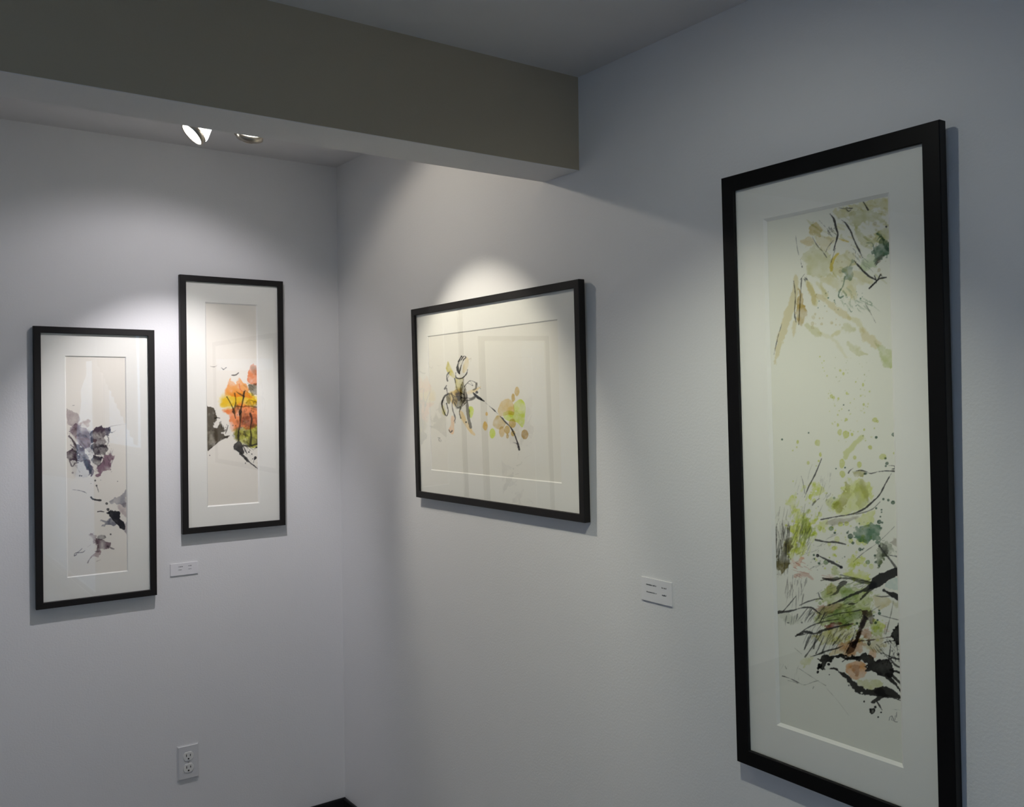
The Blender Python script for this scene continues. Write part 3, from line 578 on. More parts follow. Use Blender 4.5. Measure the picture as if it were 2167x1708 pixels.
s.wash((.53, .53, .25), .35, [(1180, 270), (1290, 270), (1290, 410), (1210, 440)], 3, 5, .5)
s.wash(Y, .45, [(1175, 540), (1250, 490), (1335, 470), (1345, 565), (1240, 605)], 3, 5); s.wash((.50, .47, .46), .6, [(945, 572), (1050, 542), (1205, 528), (1135, 572), (985, 605)], 1.5, 3)
s.wash(Y, .5, [(865, 605), (950, 555), (965, 612), (880, 650)], 2.5, 4); s.wash((.58, .60, .30), .4, [(960, 360), (1040, 360), (1010, 460), (940, 420)], 3, 5)
s.wash(TE, .8, [(1175, 640), (1240, 620), (1320, 588), (1388, 598), (1395, 650), (1362, 680), (1405, 702), (1380, 762), (1310, 742), (1240, 732), (1185, 712)], 3, 1.6, .5)
for x, y, r in ((1145, 690, 22), (1120, 660, 9), (1385, 570, 18), (1420, 380, 10), (1462, 388, 10), (1500, 408, 16), (1405, 468, 7), (1405, 488, 6), (1395, 525, 7), (1410, 575, 9), (1400, 620, 10), (1015, 660, 10), (1165, 745, 12), (1225, 798, 13), (1245, 800, 7), (1350, 850, 9), (1355, 905, 9), (1385, 935, 9), (840, 845, 8), (845, 878, 7), (885, 915, 11), (1275, 165, 10), (1360, 455, 8)): s.dot(DT, .8, x, y, r)
for x, y, r in ((940, 905, 20), (985, 625, 18), (1290, 905, 18), (1010, 370, 9)): s.dot((.33, .42, .28), .7, x, y, r)
s.wash(Y, .55, [(640, 382), (700, 362), (722, 450), (782, 520), (822, 590), (802, 680), (742, 705), (772, 800), (740, 850), (700, 822), (640, 880), (618, 780), (648, 640), (655, 520)], 5, 4, .8)
s.wash(Y, .5, [(820, 330), (880, 250), (925, 290), (900, 360), (840, 370)], 5, 2, .8); s.wash(GN, .5, [(730, 560), (810, 560), (820, 680), (740, 700)], 4, 3, .6); s.ink(GN, .6, [(800, 470, 10), (760, 520, 22), (740, 580, 16)], 1.5, 0, 2)
s.wash((.36, .33, .20), .7, [(530, 900), (570, 790), (622, 715), (642, 780), (622, 900), (592, 965), (560, 1000), (540, 960)], 4, 3, .8)
s.scratch((.2, .18, .14), .75, 60, 525, 640, 560, 820, -12, 200, 5, 71, 16); s.scratch((.3, .27, .2), .5, 40, 540, 780, 400, 700, -25, 150, 4, 72, 20); s.scratch((.25, .22, .18), .6, 30, 600, 780, 1000, 1180, -12, 130, 5, 73, 14); s.scratch((.35, .38, .2), .55, 34, 690, 830, 560, 760, -40, 110, 7, 74, 14)
s.splat(Y, .6, 46, 840, 1340, 580, 980, 5, 22, 75); s.splat(Y, .55, 30, 640, 900, 220, 700, 5, 18, 76); s.splat(DT, .7, 30, 820, 1400, 560, 960, 2, 6, 77); s.splat((.3, .3, .25), .5, 40, 560, 900, 330, 1000, 2, 5, 78)
s.wash(Y, .6, [(1135, 885), (1230, 848), (1288, 900), (1155, 955), (1185, 990), (1300, 1002), (1335, 1052), (1240, 1062), (1120, 1022), (1130, 940)], 3.5, 4, .5); s.wash(GN, .5, [(985, 930), (1050, 958), (1065, 1012), (1000, 1005)], 3, 3)
s.wash((.33, .37, .28), .65, [(1378, 762), (1440, 738), (1502, 758), (1502, 832), (1442, 852), (1412, 922), (1368, 922), (1378, 832)], 4, 2.5, .7); s.wash((.45, .41, .40), .55, [(1478, 740), (1560, 690), (1560, 765)], 2, 3); s.wash((.17, .17, .15), .6, [(1395, 770), (1432, 760), (1442, 835), (1398, 832)], 3, 2)
RD = (.58, .32, .22)
s.wash((.68, .46, .36), .5, [(655, 912), (722, 868), (745, 890), (690, 942)], 3, 2, .8); s.ink(RD, .4, [(685, 1018, 16), (760, 1002, 24), (832, 1045, 14)], 2, 0, 3); s.scratch(RD, .6, 16, 660, 800, 900, 1030, 40, 18, 5, 79, 16); s.scratch(RD, .5, 14, 890, 990, 1010, 1050, 60, 10, 6, 80, 12)
s.ink(RD, .55, [(655, 965, 4), (720, 985, 5), (800, 1000, 4)])
s.wash((.52, .60, .66), .5, [(1425, 1092), (1500, 1042), (1560, 1040), (1560, 1132), (1480, 1135)], 2, 4)
s.wash(GN, .6, [(915, 1135), (1000, 1090), (1120, 1100), (1250, 1118), (1335, 1150), (1325, 1240), (1345, 1300), (1262, 1385), (1205, 1455), (1080, 1445), (950, 1435), (855, 1405), (845, 1340), (940, 1272), (918, 1200)], 4, 4, .7)
s.wash((.36, .50, .30), .4, [(1060, 1130), (1150, 1105), (1200, 1180), (1100, 1260)], 3, 5); s.wash((.36, .44, .20), .5, [(1000, 1300), (1200, 1290), (1240, 1370), (1100, 1430), (950, 1400)], 4, 5, .7)
s.wash((.60, .52, .26), .5, [(955, 1112), (1022, 1100), (1022, 1172), (958, 1182)], 2, 3); s.wash((.55, .38, .28), .5, [(845, 1312), (950, 1270), (1082, 1268), (1000, 1332), (880, 1372)], 3, 4, .6); s.wash((.62, .57, .40), .45, [(1338, 1200), (1440, 1198), (1492, 1250), (1400, 1292), (1338, 1262)], 2.5, 3); s.wash(OL, .5, [(1495, 1242), (1560, 1205), (1560, 1278)], 2, 3)
s.wash((.55, .56, .54), .35, [(560, 1340), (700, 1340), (720, 1400), (600, 1400)], 3, 6)
s.ink(K, .97, [(1565, 950, 20), (1545, 975, 46), (1480, 1000, 60), (1430, 1025, 70), (1375, 1062, 70), (1330, 1100, 44)], 1.2); s.ink(K, .92, [(1340, 1095, 40), (1250, 1140, 22), (1150, 1182, 14), (1030, 1240, 9), (930, 1272, 5)]); s.ink(K, .9, [(1335, 1105, 34), (1262, 1180, 16), (1200, 1245, 8), (1130, 1255, 5)])
s.ink((.2, .22, .15), .85, [(1325, 1085, 26), (1220, 1062, 20), (1100, 1036, 14), (960, 1046, 12), (900, 1056, 5)], .8); s.ink((.2, .22, .15), .7, [(1320, 1075, 12), (1200, 1042, 9), (1060, 1010, 6)]); s.ink((.17, .17, .15), .85, [(1105, 1072, 26), (1052, 1108, 30), (1030, 1160, 12), (945, 1198, 5)], .8)
s.ink(K, .97, [(1420, 1138, 12), (1478, 1168, 28), (1570, 1205, 44)]); s.ink(K, .8, [(1350, 1186, 5), (1420, 1192, 8), (1495, 1184, 5)]); s.ink(K, .9, [(915, 1040, 8), (1000, 1056, 14), (1065, 1040, 8)])
s.ink(K, .8, [(1380, 760, 5), (1448, 850, 8), (1510, 930, 14), (1550, 995, 10)]); s.ink((.2, .2, .17), .7, [(1512, 608, 4), (1440, 680, 5), (1360, 752, 5), (1250, 830, 5), (1170, 902, 3)])
s.ink(K, .88, [(905, 42, 4), (852, 170, 8), (800, 270, 8), (764, 362, 3)]); s.ink(K, .6, [(735, 188, 3), (750, 240, 4), (766, 332, 3)]); s.ink(K, .85, [(1128, 162, 6), (1140, 142, 7), (1168, 122, 3)]); s.ink(K, .9, [(1160, 155, 4), (1220, 140, 6), (1278, 150, 7), (1312, 166, 6), (1380, 150, 6), (1450, 144, 8), (1545, 148, 10)]); s.ink(K, .85, [(1465, 100, 5), (1508, 102, 6), (1516, 124, 8), (1490, 128, 5)])
s.ink(K, .93, [(1492, 155, 4), (1432, 260, 8), (1390, 340, 9), (1330, 402, 11), (1250, 466, 10), (1150, 505, 8), (1000, 530, 7), (898, 550, 3)]); s.ink((.2, .2, .17), .75, [(1392, 402, 4), (1330, 460, 6), (1250, 492, 7), (1150, 510, 4)]); s.ink(K, .9, [(855, 718, 10), (940, 736, 10), (1020, 738, 15), (1105, 756, 4)]); s.ink(K, .9, [(868, 846, 10), (940, 880, 13), (1000, 910, 18), (1072, 950, 12)]); s.dot(K, .9, 872, 850, 13); s.dot(K, .9, 1066, 945, 13); s.ink(K, .7, [(882, 376, 8), (842, 408, 10), (812, 472, 5)], .8, .1); s.ink(K, .8, [(1478, 848, 8), (1545, 860, 11)])
s.scratch(K, .5, 10, 930, 1000, 290, 400, -15, 30, 4, 81, 14); s.scratch(K, .4, 14, 900, 990, 150, 280, -14, 60, 3, 82, 8)
s.ink(K, .92, [(545, 1322, 16), (650, 1310, 12), (740, 1286, 9), (820, 1284, 8), (870, 1320, 8), (905, 1342, 4)]); s.ink(K, .85, [(580, 1318, 8), (640, 1250, 7), (690, 1188, 6)]); s.ink(K, .85, [(722, 1264, 6), (800, 1230, 8), (878, 1210, 7), (915, 1216, 5)]); s.ink(K, .75, [(878, 1162, 7), (892, 1200, 6), (912, 1216, 4)])
s.scratch(K, .65, 26, 780, 960, 1270, 1340, -70, 110, 6, 83, 20); s.scratch(K, .6, 10, 610, 740, 1310, 1360, -16, 90, 5, 84, 10); s.dot(K, .7, 740, 1408, 7); s.dot(K, .7, 625, 1410, 10, 5)
BR = (.24, .17, .12)
s.wash(BR, .88, [(1242, 1325), (1300, 1278), (1335, 1310), (1345, 1380), (1292, 1402), (1258, 1362)], 4, 2, .4); s.ink(BR, .9, [(1268, 1375, 40), (1232, 1460, 24), (1202, 1540, 22), (1180, 1605, 30)], 1.2)
for x, y, r in ((1388, 1332, 12), (1385, 1308, 7), (1355, 1410, 11), (1370, 1388, 8), (1340, 1352, 7), (1200, 1415, 10)): s.dot(DT, .9, x, y, r)
s.ink(K, .75, [(1390, 1345, 5), (1480, 1370, 6), (1550, 1387, 5)]); s.ink((.3, .3, .25), .7, [(1504, 1228, 6), (1480, 1350, 6), (1438, 1505, 6)])
s.ink(K, .92, [(688, 1522, 7), (740, 1492, 14), (765, 1482, 20), (850, 1500, 15), (930, 1470, 14), (1050, 1440, 10), (1155, 1420, 4)], .8); s.ink(K, .85, [(758, 1470, 9), (830, 1430, 9), (920, 1402, 8), (1045, 1380, 5)]); s.ink(K, .85, [(700, 1510, 14), (760, 1505, 10), (830, 1490, 8)]); s.ink(K, .85, [(900, 1380, 5), (1040, 1335, 6), (1160, 1318, 7), (1230, 1302, 8)])
s.wash((.42, .16, .10), .65, [(925, 1432), (1020, 1398), (1085, 1420), (1000, 1452), (938, 1462)], 3, 2, .6); s.ink((.42, .2, .12), .7, [(1065, 1452, 8), (1165, 1418, 10)]); s.ink((.4, .2, .12), .6, [(1440, 1418, 4), (1428, 1502, 4)]); s.scratch((.6, .3, .2), .5, 8, 1425, 1450, 1410, 1500, 22, -4, 3, 85, 4)
s.wash(K, .97, [(1525, 1432), (1570, 1402), (1570, 1592), (1520, 1582), (1492, 1530), (1508, 1470)], 2, 1.3, .05); s.ink(BR, .9, [(1502, 1522, 12), (1400, 1542, 7), (1300, 1556, 9), (1220, 1562, 13), (1150, 1592, 26)]); s.ink(K, .8, [(1512, 1558, 8), (1440, 1570, 8), (1398, 1592, 5)])
s.wash(Y, .55, [(1338, 1402), (1400, 1388), (1432, 1440), (1392, 1482), (1348, 1462)], 2.5, 3); s.splat(Y, .5, 26, 950, 1450, 1380, 1600, 5, 20, 86); s.splat(K, .8, 36, 1050, 1300, 1300, 1480, 2, 6, 87)
s.scratch((.15, .16, .1), .6, 34, 860, 1320, 1080, 1420, 110, -55, 5, 97, 30); s.scratch(GN, .5, 24, 860, 1320, 1080, 1460, 90, -40, 14, 98, 30); s.scratch(OL, .45, 20, 900, 1340, 1300, 1580, 70, -50, 12, 99, 30)
s.scratch((.2, .18, .14), .55, 24, 820, 1200, 1400, 1600, -60, 120, 5, 100, 20); s.splat((.42, .5, .2), .55, 40, 860, 1400, 1080, 1480, 4, 14, 101); s.scratch((.2, .2, .16), .45, 20, 640, 1000, 620, 980, 70, -40, 4, 102, 40)
s.scratch((.62, .66, .24), .45, 26, 620, 860, 300, 860, 30, -70, 12, 103, 20); s.scratch((.2, .2, .16), .4, 16, 640, 900, 200, 700, 40, -110, 4, 104, 14)
s.map(1510, 1298, 3.94)
s.wash((.58, .56, .22), .5, [(845, 172), (1000, 108), (1182, 130), (1152, 222), (1082, 262), (952, 272), (878, 252)], 4, 3, .7); s.wash(GN, .5, [(1328, 72), (1412, 80), (1422, 162), (1370, 192), (1328, 142)], 3, 3); s.wash((.60, .42, .26), .65, [(1045, 290), (1160, 208), (1242, 260), (1252, 332), (1152, 342), (1068, 322)], 3, 2.5); s.wash((.64, .54, .32), .45, [(965, 322), (1060, 288), (1152, 342), (1000, 352)], 2.5, 3)
s.wash((.54, .34, .20), .6, [(1225, 172), (1290, 118), (1345, 190), (1282, 202)], 3, 2.5); s.wash((.66, .47, .32), .7, [(1285, 322), (1340, 298), (1365, 350), (1310, 372)], 2, 1.8); s.wash((.58, .53, .34), .4, [(1240, 220), (1400, 180), (1420, 280), (1300, 300)], 4, 5, .7)
s.ink(BR, .9, [(1262, 38, 30), (1232, 130, 18), (1202, 210, 20), (1165, 285, 46), (1108, 352, 8)], 1)
for a in ([(830, 150), (795, 230), (760, 302)], [(872, 178), (850, 240), (838, 292)], [(925, 188), (890, 270), (858, 335)], [(965, 180), (940, 250), (908, 332)], [(1065, 172), (1035, 220), (998, 265)], [(1188, 138), (1150, 240), (1108, 332)], [(905, 168), (840, 260), (768, 362)], [(810, 170), (780, 240), (765, 290)]):
    s.ink(K, .8, [(a[0][0], a[0][1], 4), (a[1][0], a[1][1], 8), (a[2][0], a[2][1], 9)], .6)
s.ink(K, .9, [(1085, 268, 5), (1030, 292, 8), (950, 312, 11), (880, 340, 10), (812, 362, 7)]); s.scratch(K, .6, 30, 790, 1080, 120, 230, -40, 90, 5, 88, 14); s.scratch(BR, .6, 16, 1040, 1220, 120, 260, 50, -50, 6, 89, 18)
s.wash(K, .97, [(912, 340), (935, 332), (965, 342), (1010, 352), (1100, 348), (1200, 358), (1240, 332), (1292, 344), (1335, 386), (1400, 384), (1462, 398), (1492, 438), (1505, 478), (1482, 522), (1420, 528), (1342, 494), (1280, 472), (1300, 440), (1262, 432), (1300, 412), (1240, 398), (1150, 388), (1060, 378), (1010, 382), (1005, 402), (962, 402), (932, 432), (922, 462), (885, 457), (872, 430), (897, 410), (878, 376)], 2.0, 1.2, .05)
s.ink(K, .97, [(1448, 515, 36), (1510, 580, 24), (1575, 660, 14)]); s.ink(K, .97, [(1480, 470, 18), (1575, 500, 18)]); s.ink(K, .95, [(1490, 512, 16), (1575, 598, 14)]); s.ink(K, .9, [(1078, 402, 6), (1110, 380, 6), (1155, 362, 8)])
for x, y, r in ((888, 436, 20), (875, 487, 10), (962, 425, 14), (1325, 815, 26), (1352, 782, 11), (1260, 735, 6), (1376, 862, 6), (1400, 825, 7), (968, 510, 5), (1130, 600, 6), (1310, 800, 10)): s.dot(K, .95, x, y, r, None, 2.0)
s.wash((.66, .47, .32), .7, [(1108, 422), (1160, 398), (1240, 402), (1282, 450), (1268, 522), (1202, 556), (1150, 542), (1110, 482)], 1.5, 1.6); s.wash((.48, .34, .21), .5, [(1150, 440), (1225, 430), (1222, 500), (1170, 510)], 2.5, 2.5)
s.ink(K, .97, [(968, 462, 3), (1005, 460, 9), (1060, 490, 18), (1112, 526, 28), (1152, 572, 36), (1200, 622, 48), (1262, 652, 44), (1322, 660, 44), (1392, 650, 62), (1470, 662, 52), (1575, 706, 12)], 1.6); s.wash(K, .97, [(1338, 648), (1385, 612), (1432, 640), (1400, 670)], 1.5, 1.2, .05); s.ink(K, .95, [(1420, 672, 34), (1345, 732, 22), (1300, 738, 8)], 1.4); s.ink(K, .92, [(1365, 735, 8), (1385, 765, 12), (1408, 805, 6)]); s.ink(K, .95, [(1440, 690, 30), (1500, 700, 16), (1575, 730, 8)]); s.lift(1238, 662, 10, 7)
s.wash((.58, .58, .30), .45, [(1195, 592), (1270, 558), (1352, 548), (1435, 590), (1400, 622), (1280, 632)], 3, 3, .6)
s.ink(K, .9, [(1415, 330, 6), (1500, 370, 12), (1575, 382, 16)]); s.ink(K, .9, [(1478, 378, 8), (1520, 430, 14), (1575, 455, 14)]); s.ink(K, .85, [(1482, 245, 5), (1470, 350, 7), (1448, 432, 5)]); s.dot(K, .85, 1300, 250, 14, 20); s.scratch(K, .75, 26, 1420, 1550, 200, 400, 20, 40, 7, 90, 20); s.splat(K, .8, 24, 1400, 1560, 180, 420, 3, 9, 91); s.scratch((.3, .3, .26), .7, 10, 1290, 1400, 230, 330, 40, 60, 6, 92)
L = (.33, .33, .30)
s.ink(L, .7, [(678, 288, 2), (740, 340, 3)]); s.ink(L, .6, [(718, 460, 3), (870, 560, 3), (940, 602, 3)]); s.ink(K, .85, [(578, 522, 7), (640, 542, 5), (722, 582, 5)]); s.ink(K, .7, [(625, 560, 5), (665, 568, 6), (705, 582, 4)]); s.ink(L, .65, [(720, 580, 4), (762, 596, 4), (845, 568, 3), (880, 560, 3)]); s.ink(L, .45, [(940, 618, 2), (1040, 730, 2), (1132, 852, 2)]); s.ink(L, .6, [(600, 438, 3), (612, 462, 5)]); s.ink(L, .6, [(838, 612, 6), (832, 628, 3)])
s.scratch(L, .35, 10, 560, 720, 420, 540, -20, 60, 2, 93, 20)
s.wash((.60, .60, .30), .35, [(718, 402), (800, 358), (832, 380), (752, 432)], 3, 3)
s.ink(K, .75, [(1468, 890, 5), (1475, 862, 4), (1494, 858, 5), (1488, 885, 4), (1500, 895, 4)]); s.ink(K, .75, [(1500, 870, 5), (1512, 900, 5), (1535, 905, 4)]); s.ink(K, .7, [(1518, 855, 4), (1516, 888, 4)]); s.ink(K, .7, [(1530, 825, 4), (1528, 865, 4)]); s.ink(K, .6, [(1500, 800, 3), (1560, 805, 2)])


# ------------------------------------------------------------------ framed pictures
def ring_profile(bm, w, h, prof):
    """mitred moulding: prof = list of (inset from the outer edge, y)"""
    loops = []
    for ins, y in prof:
        loops.append([bm.verts.new(p) for p in ((-w / 2 + ins, y, ins), (w / 2 - ins, y, ins), (w / 2 - ins, y, h - ins), (-w / 2 + ins, y, h - ins))])
    for a, b in zip(loops, loops[1:] + loops[:1]):
        for k in range(4):
            bm.faces.new((a[k], a[(k + 1) % 4], b[(k + 1) % 4], b[k]))
    bmesh.ops.recalc_face_normals(bm, faces=bm.faces[:])

def framed_picture(wall, pos, w, h, rot, lean, d, fw, m, bv, label, sheet, step, fm=M_FRAME):
    """origin at the bottom centre of the frame's front plane; +Y runs into the wall"""
    ml, mr, mt, mb = m
    th = math.atan(lean)
    R = Matrix.Rotation(th, 4, 'X') @ Matrix.Rotation(rot, 4, 'Y')
    if wall == 'A': L = Matrix.Translation((pos[0], -d, pos[1])) @ R
    else: L = Matrix.Translation((-d, pos[0], pos[1])) @ Matrix.Rotation(-math.pi / 2, 4, 'Z') @ R
    t = empty('framed_picture', (0, 0, 0)); t.matrix_world = L
    tag(t, label, 'picture', 'framed watercolours')
    bm = bmesh.new(); c = .0012
    ring_profile(bm, w, h, [(0, .0185), (0, c), (c, 0), (fw - c, 0), (fw, c), (fw, .0062), (fw - .004, .0062), (fw - .004, .0185)])
    obj('frame', bm, fm, t)
    f = fw - .0035
    bm = boxes((-w / 2 + f, w / 2 - f, .0064, .0082, f, h - f)); obj('glass_pane', bm, M_GLASS, t)
    X0, X1, Z0, Z1 = -w / 2 + ml, w / 2 - mr, mb, h - mt
    # mat board with a window; the cut edge slopes in and shows the white core
    bm = bmesh.new(); y0 = .0092
    o4 = [bm.verts.new(p) for p in ((-w / 2 + f, y0, f), (w / 2 - f, y0, f), (w / 2 - f, y0, h - f), (-w / 2 + f, y0, h - f))]
    i4 = [bm.verts.new(p) for p in ((X0 - bv, y0, Z0 - bv), (X1 + bv, y0, Z0 - bv), (X1 + bv, y0, Z1 + bv), (X0 - bv, y0, Z1 + bv))]
    for k in range(4): bm.faces.new((o4[k], o4[(k + 1) % 4], i4[(k + 1) % 4], i4[k]))
    mt_o = obj('mat_board', bm, M_MAT, t)
    bm = bmesh.new()
    y1 = y0 + min(bv, .0048)
    a4 = [bm.verts.new(p) for p in ((X0 - bv, y0, Z0 - bv), (X1 + bv, y0, Z0 - bv), (X1 + bv, y0, Z1 + bv), (X0 - bv, y0, Z1 + bv))]
    b4 = [bm.verts.new(p) for p in ((X0, y1, Z0), (X1, y1, Z0), (X1, y1, Z1), (X0, y1, Z1))]
    for k in range(4): bm.faces.new((a4[k], a4[(k + 1) % 4], b4[(k + 1) % 4], b4[k]))
    e = obj('bevel_edge', bm, M_CORE, mt_o); e['label'] = 'white bevelled cut edge of the mat window'
    sheet.build('painting', X0, X1, Z0, Z1, y1 + .0002, step, .004, t)
    bm = boxes((-w / 2 + f, w / 2 - f, y1 + .0008, min(y1 + .0025, .018), f, h - f)); obj('backing_board', bm, M_BOARD, t)
    return t

P1 = framed_picture('A', (-.83704, .99382), .3516, .8600, .0058, 0, .0219, .0199, (.0902, .0891, .0912, .0891), .003,
                    'black-framed upright watercolour of purple-grey ink leaves, leftmost of the back wall pair', SH1, .0012)
P2 = framed_picture('A', (-.39929, 1.17994), .3544, .8584, .0041, 0, .0219, .0199, (.0877, .0943, .0899, .0880), .004,
                    'black-framed upright watercolour of an orange and yellow tree with birds, right beside the room corner', SH2, .0012)
P3 = framed_picture('B', (-1.00628, 1.31365), .8195, .5881, -.0066, .0124, .0219, .0199, (.0846, .0989, .0911, .0911), .0025,
                    'wide black-framed watercolour of an ink flower with long stem and olive spots', SH3, .0013)
P4 = framed_picture('B', (-2.10520, .88992), .4518, 1.1648, -.0085, .0152, .0215, .0303, (.0993, .1006, .1015, .1017), .0055,
                    'largest black-framed tall watercolour of green foliage and black branches, nearest the viewer on the right', SH4, .0010, M_FRAME4)

# ------------------------------------------------------------------ title cards
def title_card(wall, x, z, w, h, rows, label):
    t = empty('title_card', (0, 0, 0))
    if wall == 'A': t.matrix_world = Matrix.Translation((x, -.0005, z))
    else: t.matrix_world = Matrix.Translation((-.0005, x, z)) @ Matrix.Rotation(-math.pi / 2, 4, 'Z')
    tag(t, label, 'label card', 'title cards on the wall')
    bm = boxes((0, w, -.0026, 0, 0, h)); bevel(bm, .0003, 1); obj('card', bm, M_CARD, t)
    R = random.Random(int(w * 1e5))
    bm = bmesh.new()                                  # small type, too small to read: two lines, each a title and a price
    for (x0, x1, zc) in rows:
        px = x0
        while px < x1:
            lw = R.uniform(.0010, .0017); up = R.choice((0, 0, 0, .0009)); 
            box(bm, px, px + lw * .42, -.0029, -.0027, zc - .0012, zc + .0012 + up)
            box(bm, px, px + lw, -.0029, -.0027, zc + R.choice((-.0012, -.0003, .0006)), zc + R.choice((-.0006, .0004, .0012)))
            px += lw + .0006
            if R.random() < .1: px += .0012
    tx = obj('printed_text', bm, M_INK, t); tx['kind'] = 'stuff'
    return t
title_card('A', -.6135, 1.0440, .0898, .0401, [(.026, .041, .0285), (.058, .068, .0285), (.026, .036, .0182), (.058, .068, .0182)],
           'small white two-line title card on the back wall below the orange tree picture')
title_card('B', -1.5902, 1.1600, .0953, .0522, [(.016, .048, .037), (.065, .079, .0365), (.017, .049, .0205), (.066, .080, .0205)],
           'white two-line title card on the right wall between the flower picture and the tall picture')

# ------------------------------------------------------------------ wall outlet
t = empty('power_outlet', (-.6011 + .035, 0, .3635 + .057)); tag(t, 'white double power outlet low on the back wall under the orange tree picture', 'outlet')
bm = boxes((-.035, .035, -.006, -.0005, -.057, .057))
bmesh.ops.bevel(bm, geom=[e for e in bm.edges if e.verts[0].co.y < -.005 and e.verts[1].co.y < -.005], offset=.0035, segments=3, affect='EDGES')
obj('cover_plate', bm, M_PLATE, t)
for zc in (.0195, -.0195):
    bm = bmesh.new()
    pts = []
    for i in range(48):
        a = 2 * math.pi * i / 48; x = .0172 * math.cos(a); z = .0172 * math.sin(a)
        pts.append((x, max(-.0142, min(.0142, z))))
    lo = [bm.verts.new((x, -.0058, z + zc)) for x, z in pts]; hi = [bm.verts.new((x * .97, -.0078, z * .97 + zc)) for x, z in pts]
    for i in range(48): bm.faces.new((lo[i], lo[(i + 1) % 48], hi[(i + 1) % 48], hi[i]))
    bm.faces.new(hi); bmesh.ops.recalc_face_normals(bm, faces=bm.faces[:])
    s = obj('socket', bm, M_SOCK, t)
    for sx, hh in ((-.0064, .0042), (.0064, .0034)):
        obj('slot', boxes((sx - .0011, sx + .0011, -.0083, -.0074, zc + .0035 - hh, zc + .0035 + hh)), M_HOLE, s)
    bm = bmesh.new(); lathe(bm, [(.0026, 0), (.0026, .0009)], 16, Matrix.Translation((0, -.0074, zc - .0078)) @ Matrix.Rotation(math.pi / 2, 4, 'X'), True, True)
    obj('ground_hole', bm, M_HOLE, s)
bm = bmesh.new(); lathe(bm, [(.003, 0), (.003, .0008), (.002, .0014)], 16, Matrix.Translation((0, -.006, 0)) @ Matrix.Rotation(math.pi / 2, 4, 'X'), False, True)
obj('screw', bm, M_SCREW, t)

# ------------------------------------------------------------------ ceiling spotlight cluster in the alcove
FX = Vector((-.668, -.74, ZA))
t = empty('ceiling_spotlight', FX); tag(t, 'brushed-nickel spotlight fixture with lit glass heads hanging from the alcove ceiling behind the beam', 'ceiling light')
bm = bmesh.new(); lathe(bm, [(.001, 0), (.06, 0), (.06, -.012), (.05, -.022), (.001, -.024)], 40); obj('canopy', bm, M_NICKEL, t, True)
bm = bmesh.new(); lathe(bm, [(.007, -.02), (.007, -.128), (.010, -.131), (.010, -.140), (.006, -.146), (.001, -.147)], 20); obj('stem', bm, M_NICKEL, t, True)

def head(center, aim, name='lamp_head'):
    """centre of the lit face, direction it faces"""
    a = Vector(aim).normalized(); cl = Vector(center) - FX
    M = Matrix.Translation(cl) @ Vector((0, 0, 1)).rotation_difference(a).to_matrix().to_4x4()
    bm = bmesh.new()
    lathe(bm, [(.0305, -.017), (.0325, -.017), (.0325, .0005), (.0300, .0005), (.0300, -.003), (.0300, -.017), (.0305, -.017)], 48, M)
    r = obj(name, bm, M_NICKEL, t, True)
    bm = bmesh.new(); lathe(bm, [(.0005, -.0012), (.015, -.0012), (.0298, -.0025)], 48, M); obj('lens', bm, M_LENS, r, True)
    bm = bmesh.new(); lathe(bm, [(.0335, -.0175), (.0330, -.022), (.022, -.048), (.014, -.064), (.0005, -.066)], 48, M); obj('glass_shade', bm, M_SHADE, r, True)
    bk = M @ Vector((0, 0, -.066)); hub = Vector((0, 0, -.115))
    bm = bmesh.new(); tube(bm, [hub, hub.lerp(bk, .5) + Vector((0, 0, .02)), bk + Vector((0, 0, .006)), bk], .004); obj('arm', bm, M_NICKEL, t, True)
    return r
HA, HB, H1 = (-.565, -.635, 2.350), (-.626, -.840, 2.284), (-.748, -.765, 2.293)
head(H1, (-.69, .02, -.71))
head(HB, (.08, .54, -.83))
head(HA, (-.10, .62, -.50))

# ------------------------------------------------------------------ light
def spot(name, loc, target, power, angle, blend, col, size=.012):
    l = bpy.data.lights.new(name, 'SPOT'); l.energy = power; l.spot_size = math.radians(angle); l.spot_blend = blend; l.color = col; l.shadow_soft_size = size
    o = bpy.data.objects.new(name, l); C.objects.link(o); o.location = loc
    o.rotation_euler = (Vector(target) - Vector(loc)).to_track_quat('-Z', 'Y').to_euler(); return o
def lamp_body(loc, target, ceil):
    a = (Vector(target) - Vector(loc)).normalized()
    M = Matrix.Translation(Vector(loc) - a * .012) @ Vector((0, 0, 1)).rotation_difference(a).to_matrix().to_4x4()
    bm = bmesh.new()
    lathe(bm, [(.0005, -.06), (.016, -.058), (.032, -.02), (.0325, .0), (.030, .0), (.030, -.003)], 32, M)
    n0 = len(bm.faces); lathe(bm, [(.030, -.003), (.0005, -.003)], 32, M)
    bm.faces.ensure_lookup_table()
    for f in bm.faces[n0:]: f.material_index = 1
    bk = M @ Vector((0, 0, -.055)); tube(bm, [bk, (bk.x, bk.y, (bk.z + ceil) / 2), (bk.x, bk.y, ceil)], .006); lathe(bm, [(.045, -.001), (.045, -.012), (.0005, -.014)], 32, Matrix.Translation((bk.x, bk.y, ceil)))
    return struct('unseen_ceiling_lamp', bm, [M_NICKEL, M_LENS])  # out-of-view body: the tall picture's lamp and the added fill spots
WORLD, EXPO = 3.2, 0.12
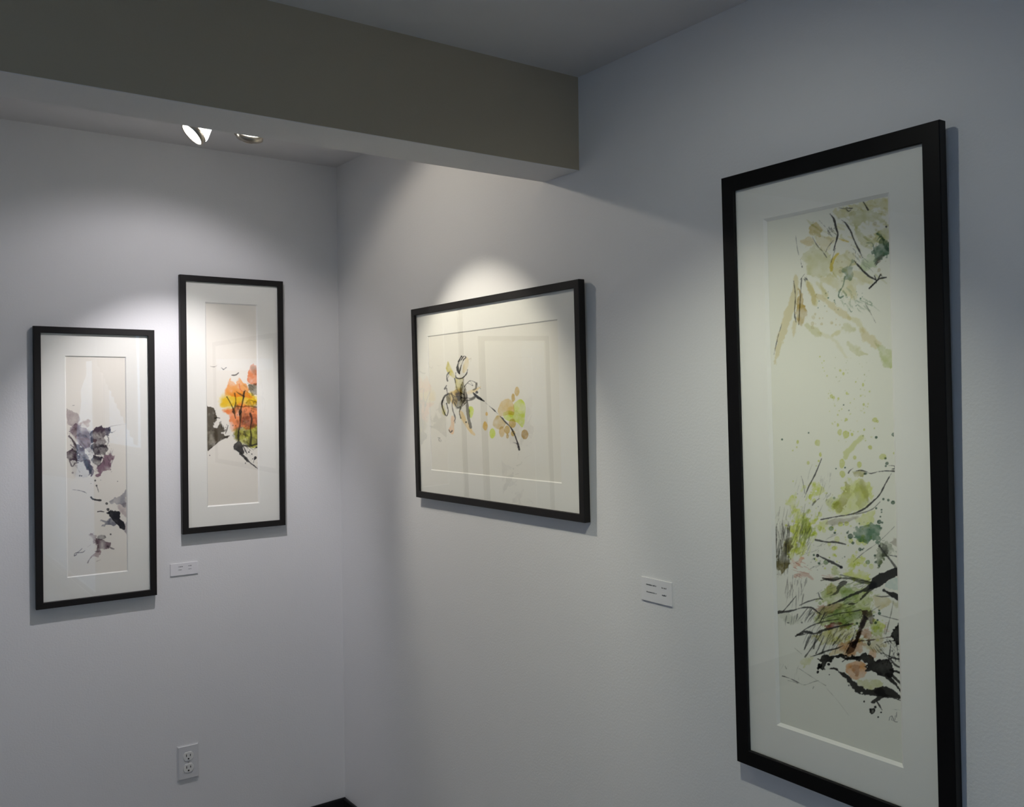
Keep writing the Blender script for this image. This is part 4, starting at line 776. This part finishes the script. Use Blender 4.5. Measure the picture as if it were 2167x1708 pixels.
# each halogen lamp: a bright cone from the reflector and a weak wide spill
spot('spot_lamp', (-.585, -.600, 2.315), (-.62, 0, 1.18), 29, 68, .62, (.985, .95, 1.0))
spot('spot_lamp', (-.585, -.600, 2.315), (-.70, 0, 1.30), 4.8, 120, .5, (.99, .95, 1.0))
spot('spot_lamp', (-.628, -.836, 2.262), (0, -.97, 1.50), 19, 60, .5, (1.0, .94, .80))
spot('spot_lamp', (-.600, -.800, 2.345), (0, -.95, 1.45), 4.4, 136, .35, (1.0, .91, .77))
lamp_body((-.65, -2.16, 2.25), (0, -1.78, .9), ZC)
spot('spot_lamp', (-.65, -2.16, 2.25), (0, -1.80, .72), 21, 86, 1.0, (.98, 1.0, .84))
spot('spot_lamp', (-.65, -2.16, 2.25), (0, -1.90, 1.2), 1.8, 140, .6, (.97, 1.0, .90))
# added fill spots with lamp bodies, out of view, to raise the ambient light
for loc, aim, pw, ang, col, zc in (((-3.5, -1.6, 2.25), (-4.3, -1.3, 1.1), 12.5, 100, (1.0, .91, .80), ZC), ((-2.6, -6.3, 2.25), (-2.6, -7.2, 1.2), 12.5, 100, (1.0, .91, .80), ZC),
                                   ((-2.2, -.65, 2.32), (-2.2, 0, 1.2), 11, 90, (1.0, .94, .90), ZA), ((-3.5, -5.4, 2.25), (-4.3, -5.6, 1.2), 12.5, 100, (1.0, .91, .80), ZC)):
    lamp_body(loc, aim, zc); spot('ambient_fill_spot', loc, aim, pw, ang, .7, col)

w = bpy.data.worlds.new('World'); SC.world = w; w.use_nodes = True
bg = w.node_tree.nodes['Background']; bg.inputs[0].default_value = (.47, .67, 1.0, 1); bg.inputs[1].default_value = WORLD
def portal(loc, rot, sx, sy):
    l = bpy.data.lights.new('window_portal', 'AREA'); l.shape = 'RECTANGLE'; l.size = sx; l.size_y = sy; l.cycles.is_portal = True
    o = bpy.data.objects.new('window_portal', l); C.objects.link(o); o.location = loc; o.rotation_euler = rot
portal((.13, (WY0 + WY1) / 2, 1.15), (0, math.pi / 2, 0), 2.0, WY1 - WY0)
portal((XL - .13, (LY0 + LY1) / 2, 1.45), (0, -math.pi / 2, 0), 1.45, LY1 - LY0)

# ------------------------------------------------------------------ camera
cam = bpy.data.cameras.new('camera'); cam.sensor_width = 36; cam.lens = 36 * 1936.732 / 2167; cam.clip_start = .01
co = bpy.data.objects.new('camera', cam); C.objects.link(co); SC.camera = co
ya, pi_, ro = .620972, -.00894, -.012678
F = Vector((math.sin(ya) * math.cos(pi_), math.cos(ya) * math.cos(pi_), math.sin(pi_)))
r0 = Vector((math.cos(ya), -math.sin(ya), 0)); u0 = r0.cross(F)
Rt = math.cos(ro) * r0 + math.sin(ro) * u0; Up = -math.sin(ro) * r0 + math.cos(ro) * u0
mw = Matrix((Rt, Up, -F)).transposed().to_4x4(); mw.translation = (-1.44353, -3.10862, 1.62662)
co.matrix_world = mw

vs = SC.view_settings
SC.display_settings.display_device = 'sRGB'
vs.view_transform = 'Standard'; vs.look = 'None'; vs.exposure = EXPO; vs.gamma = 1.0; vs.use_curve_mapping = False
SC.cycles.use_denoising = True
SC.cycles.max_bounces = 7; SC.cycles.transparent_max_bounces = 16; SC.cycles.sample_clamp_indirect = 6.0
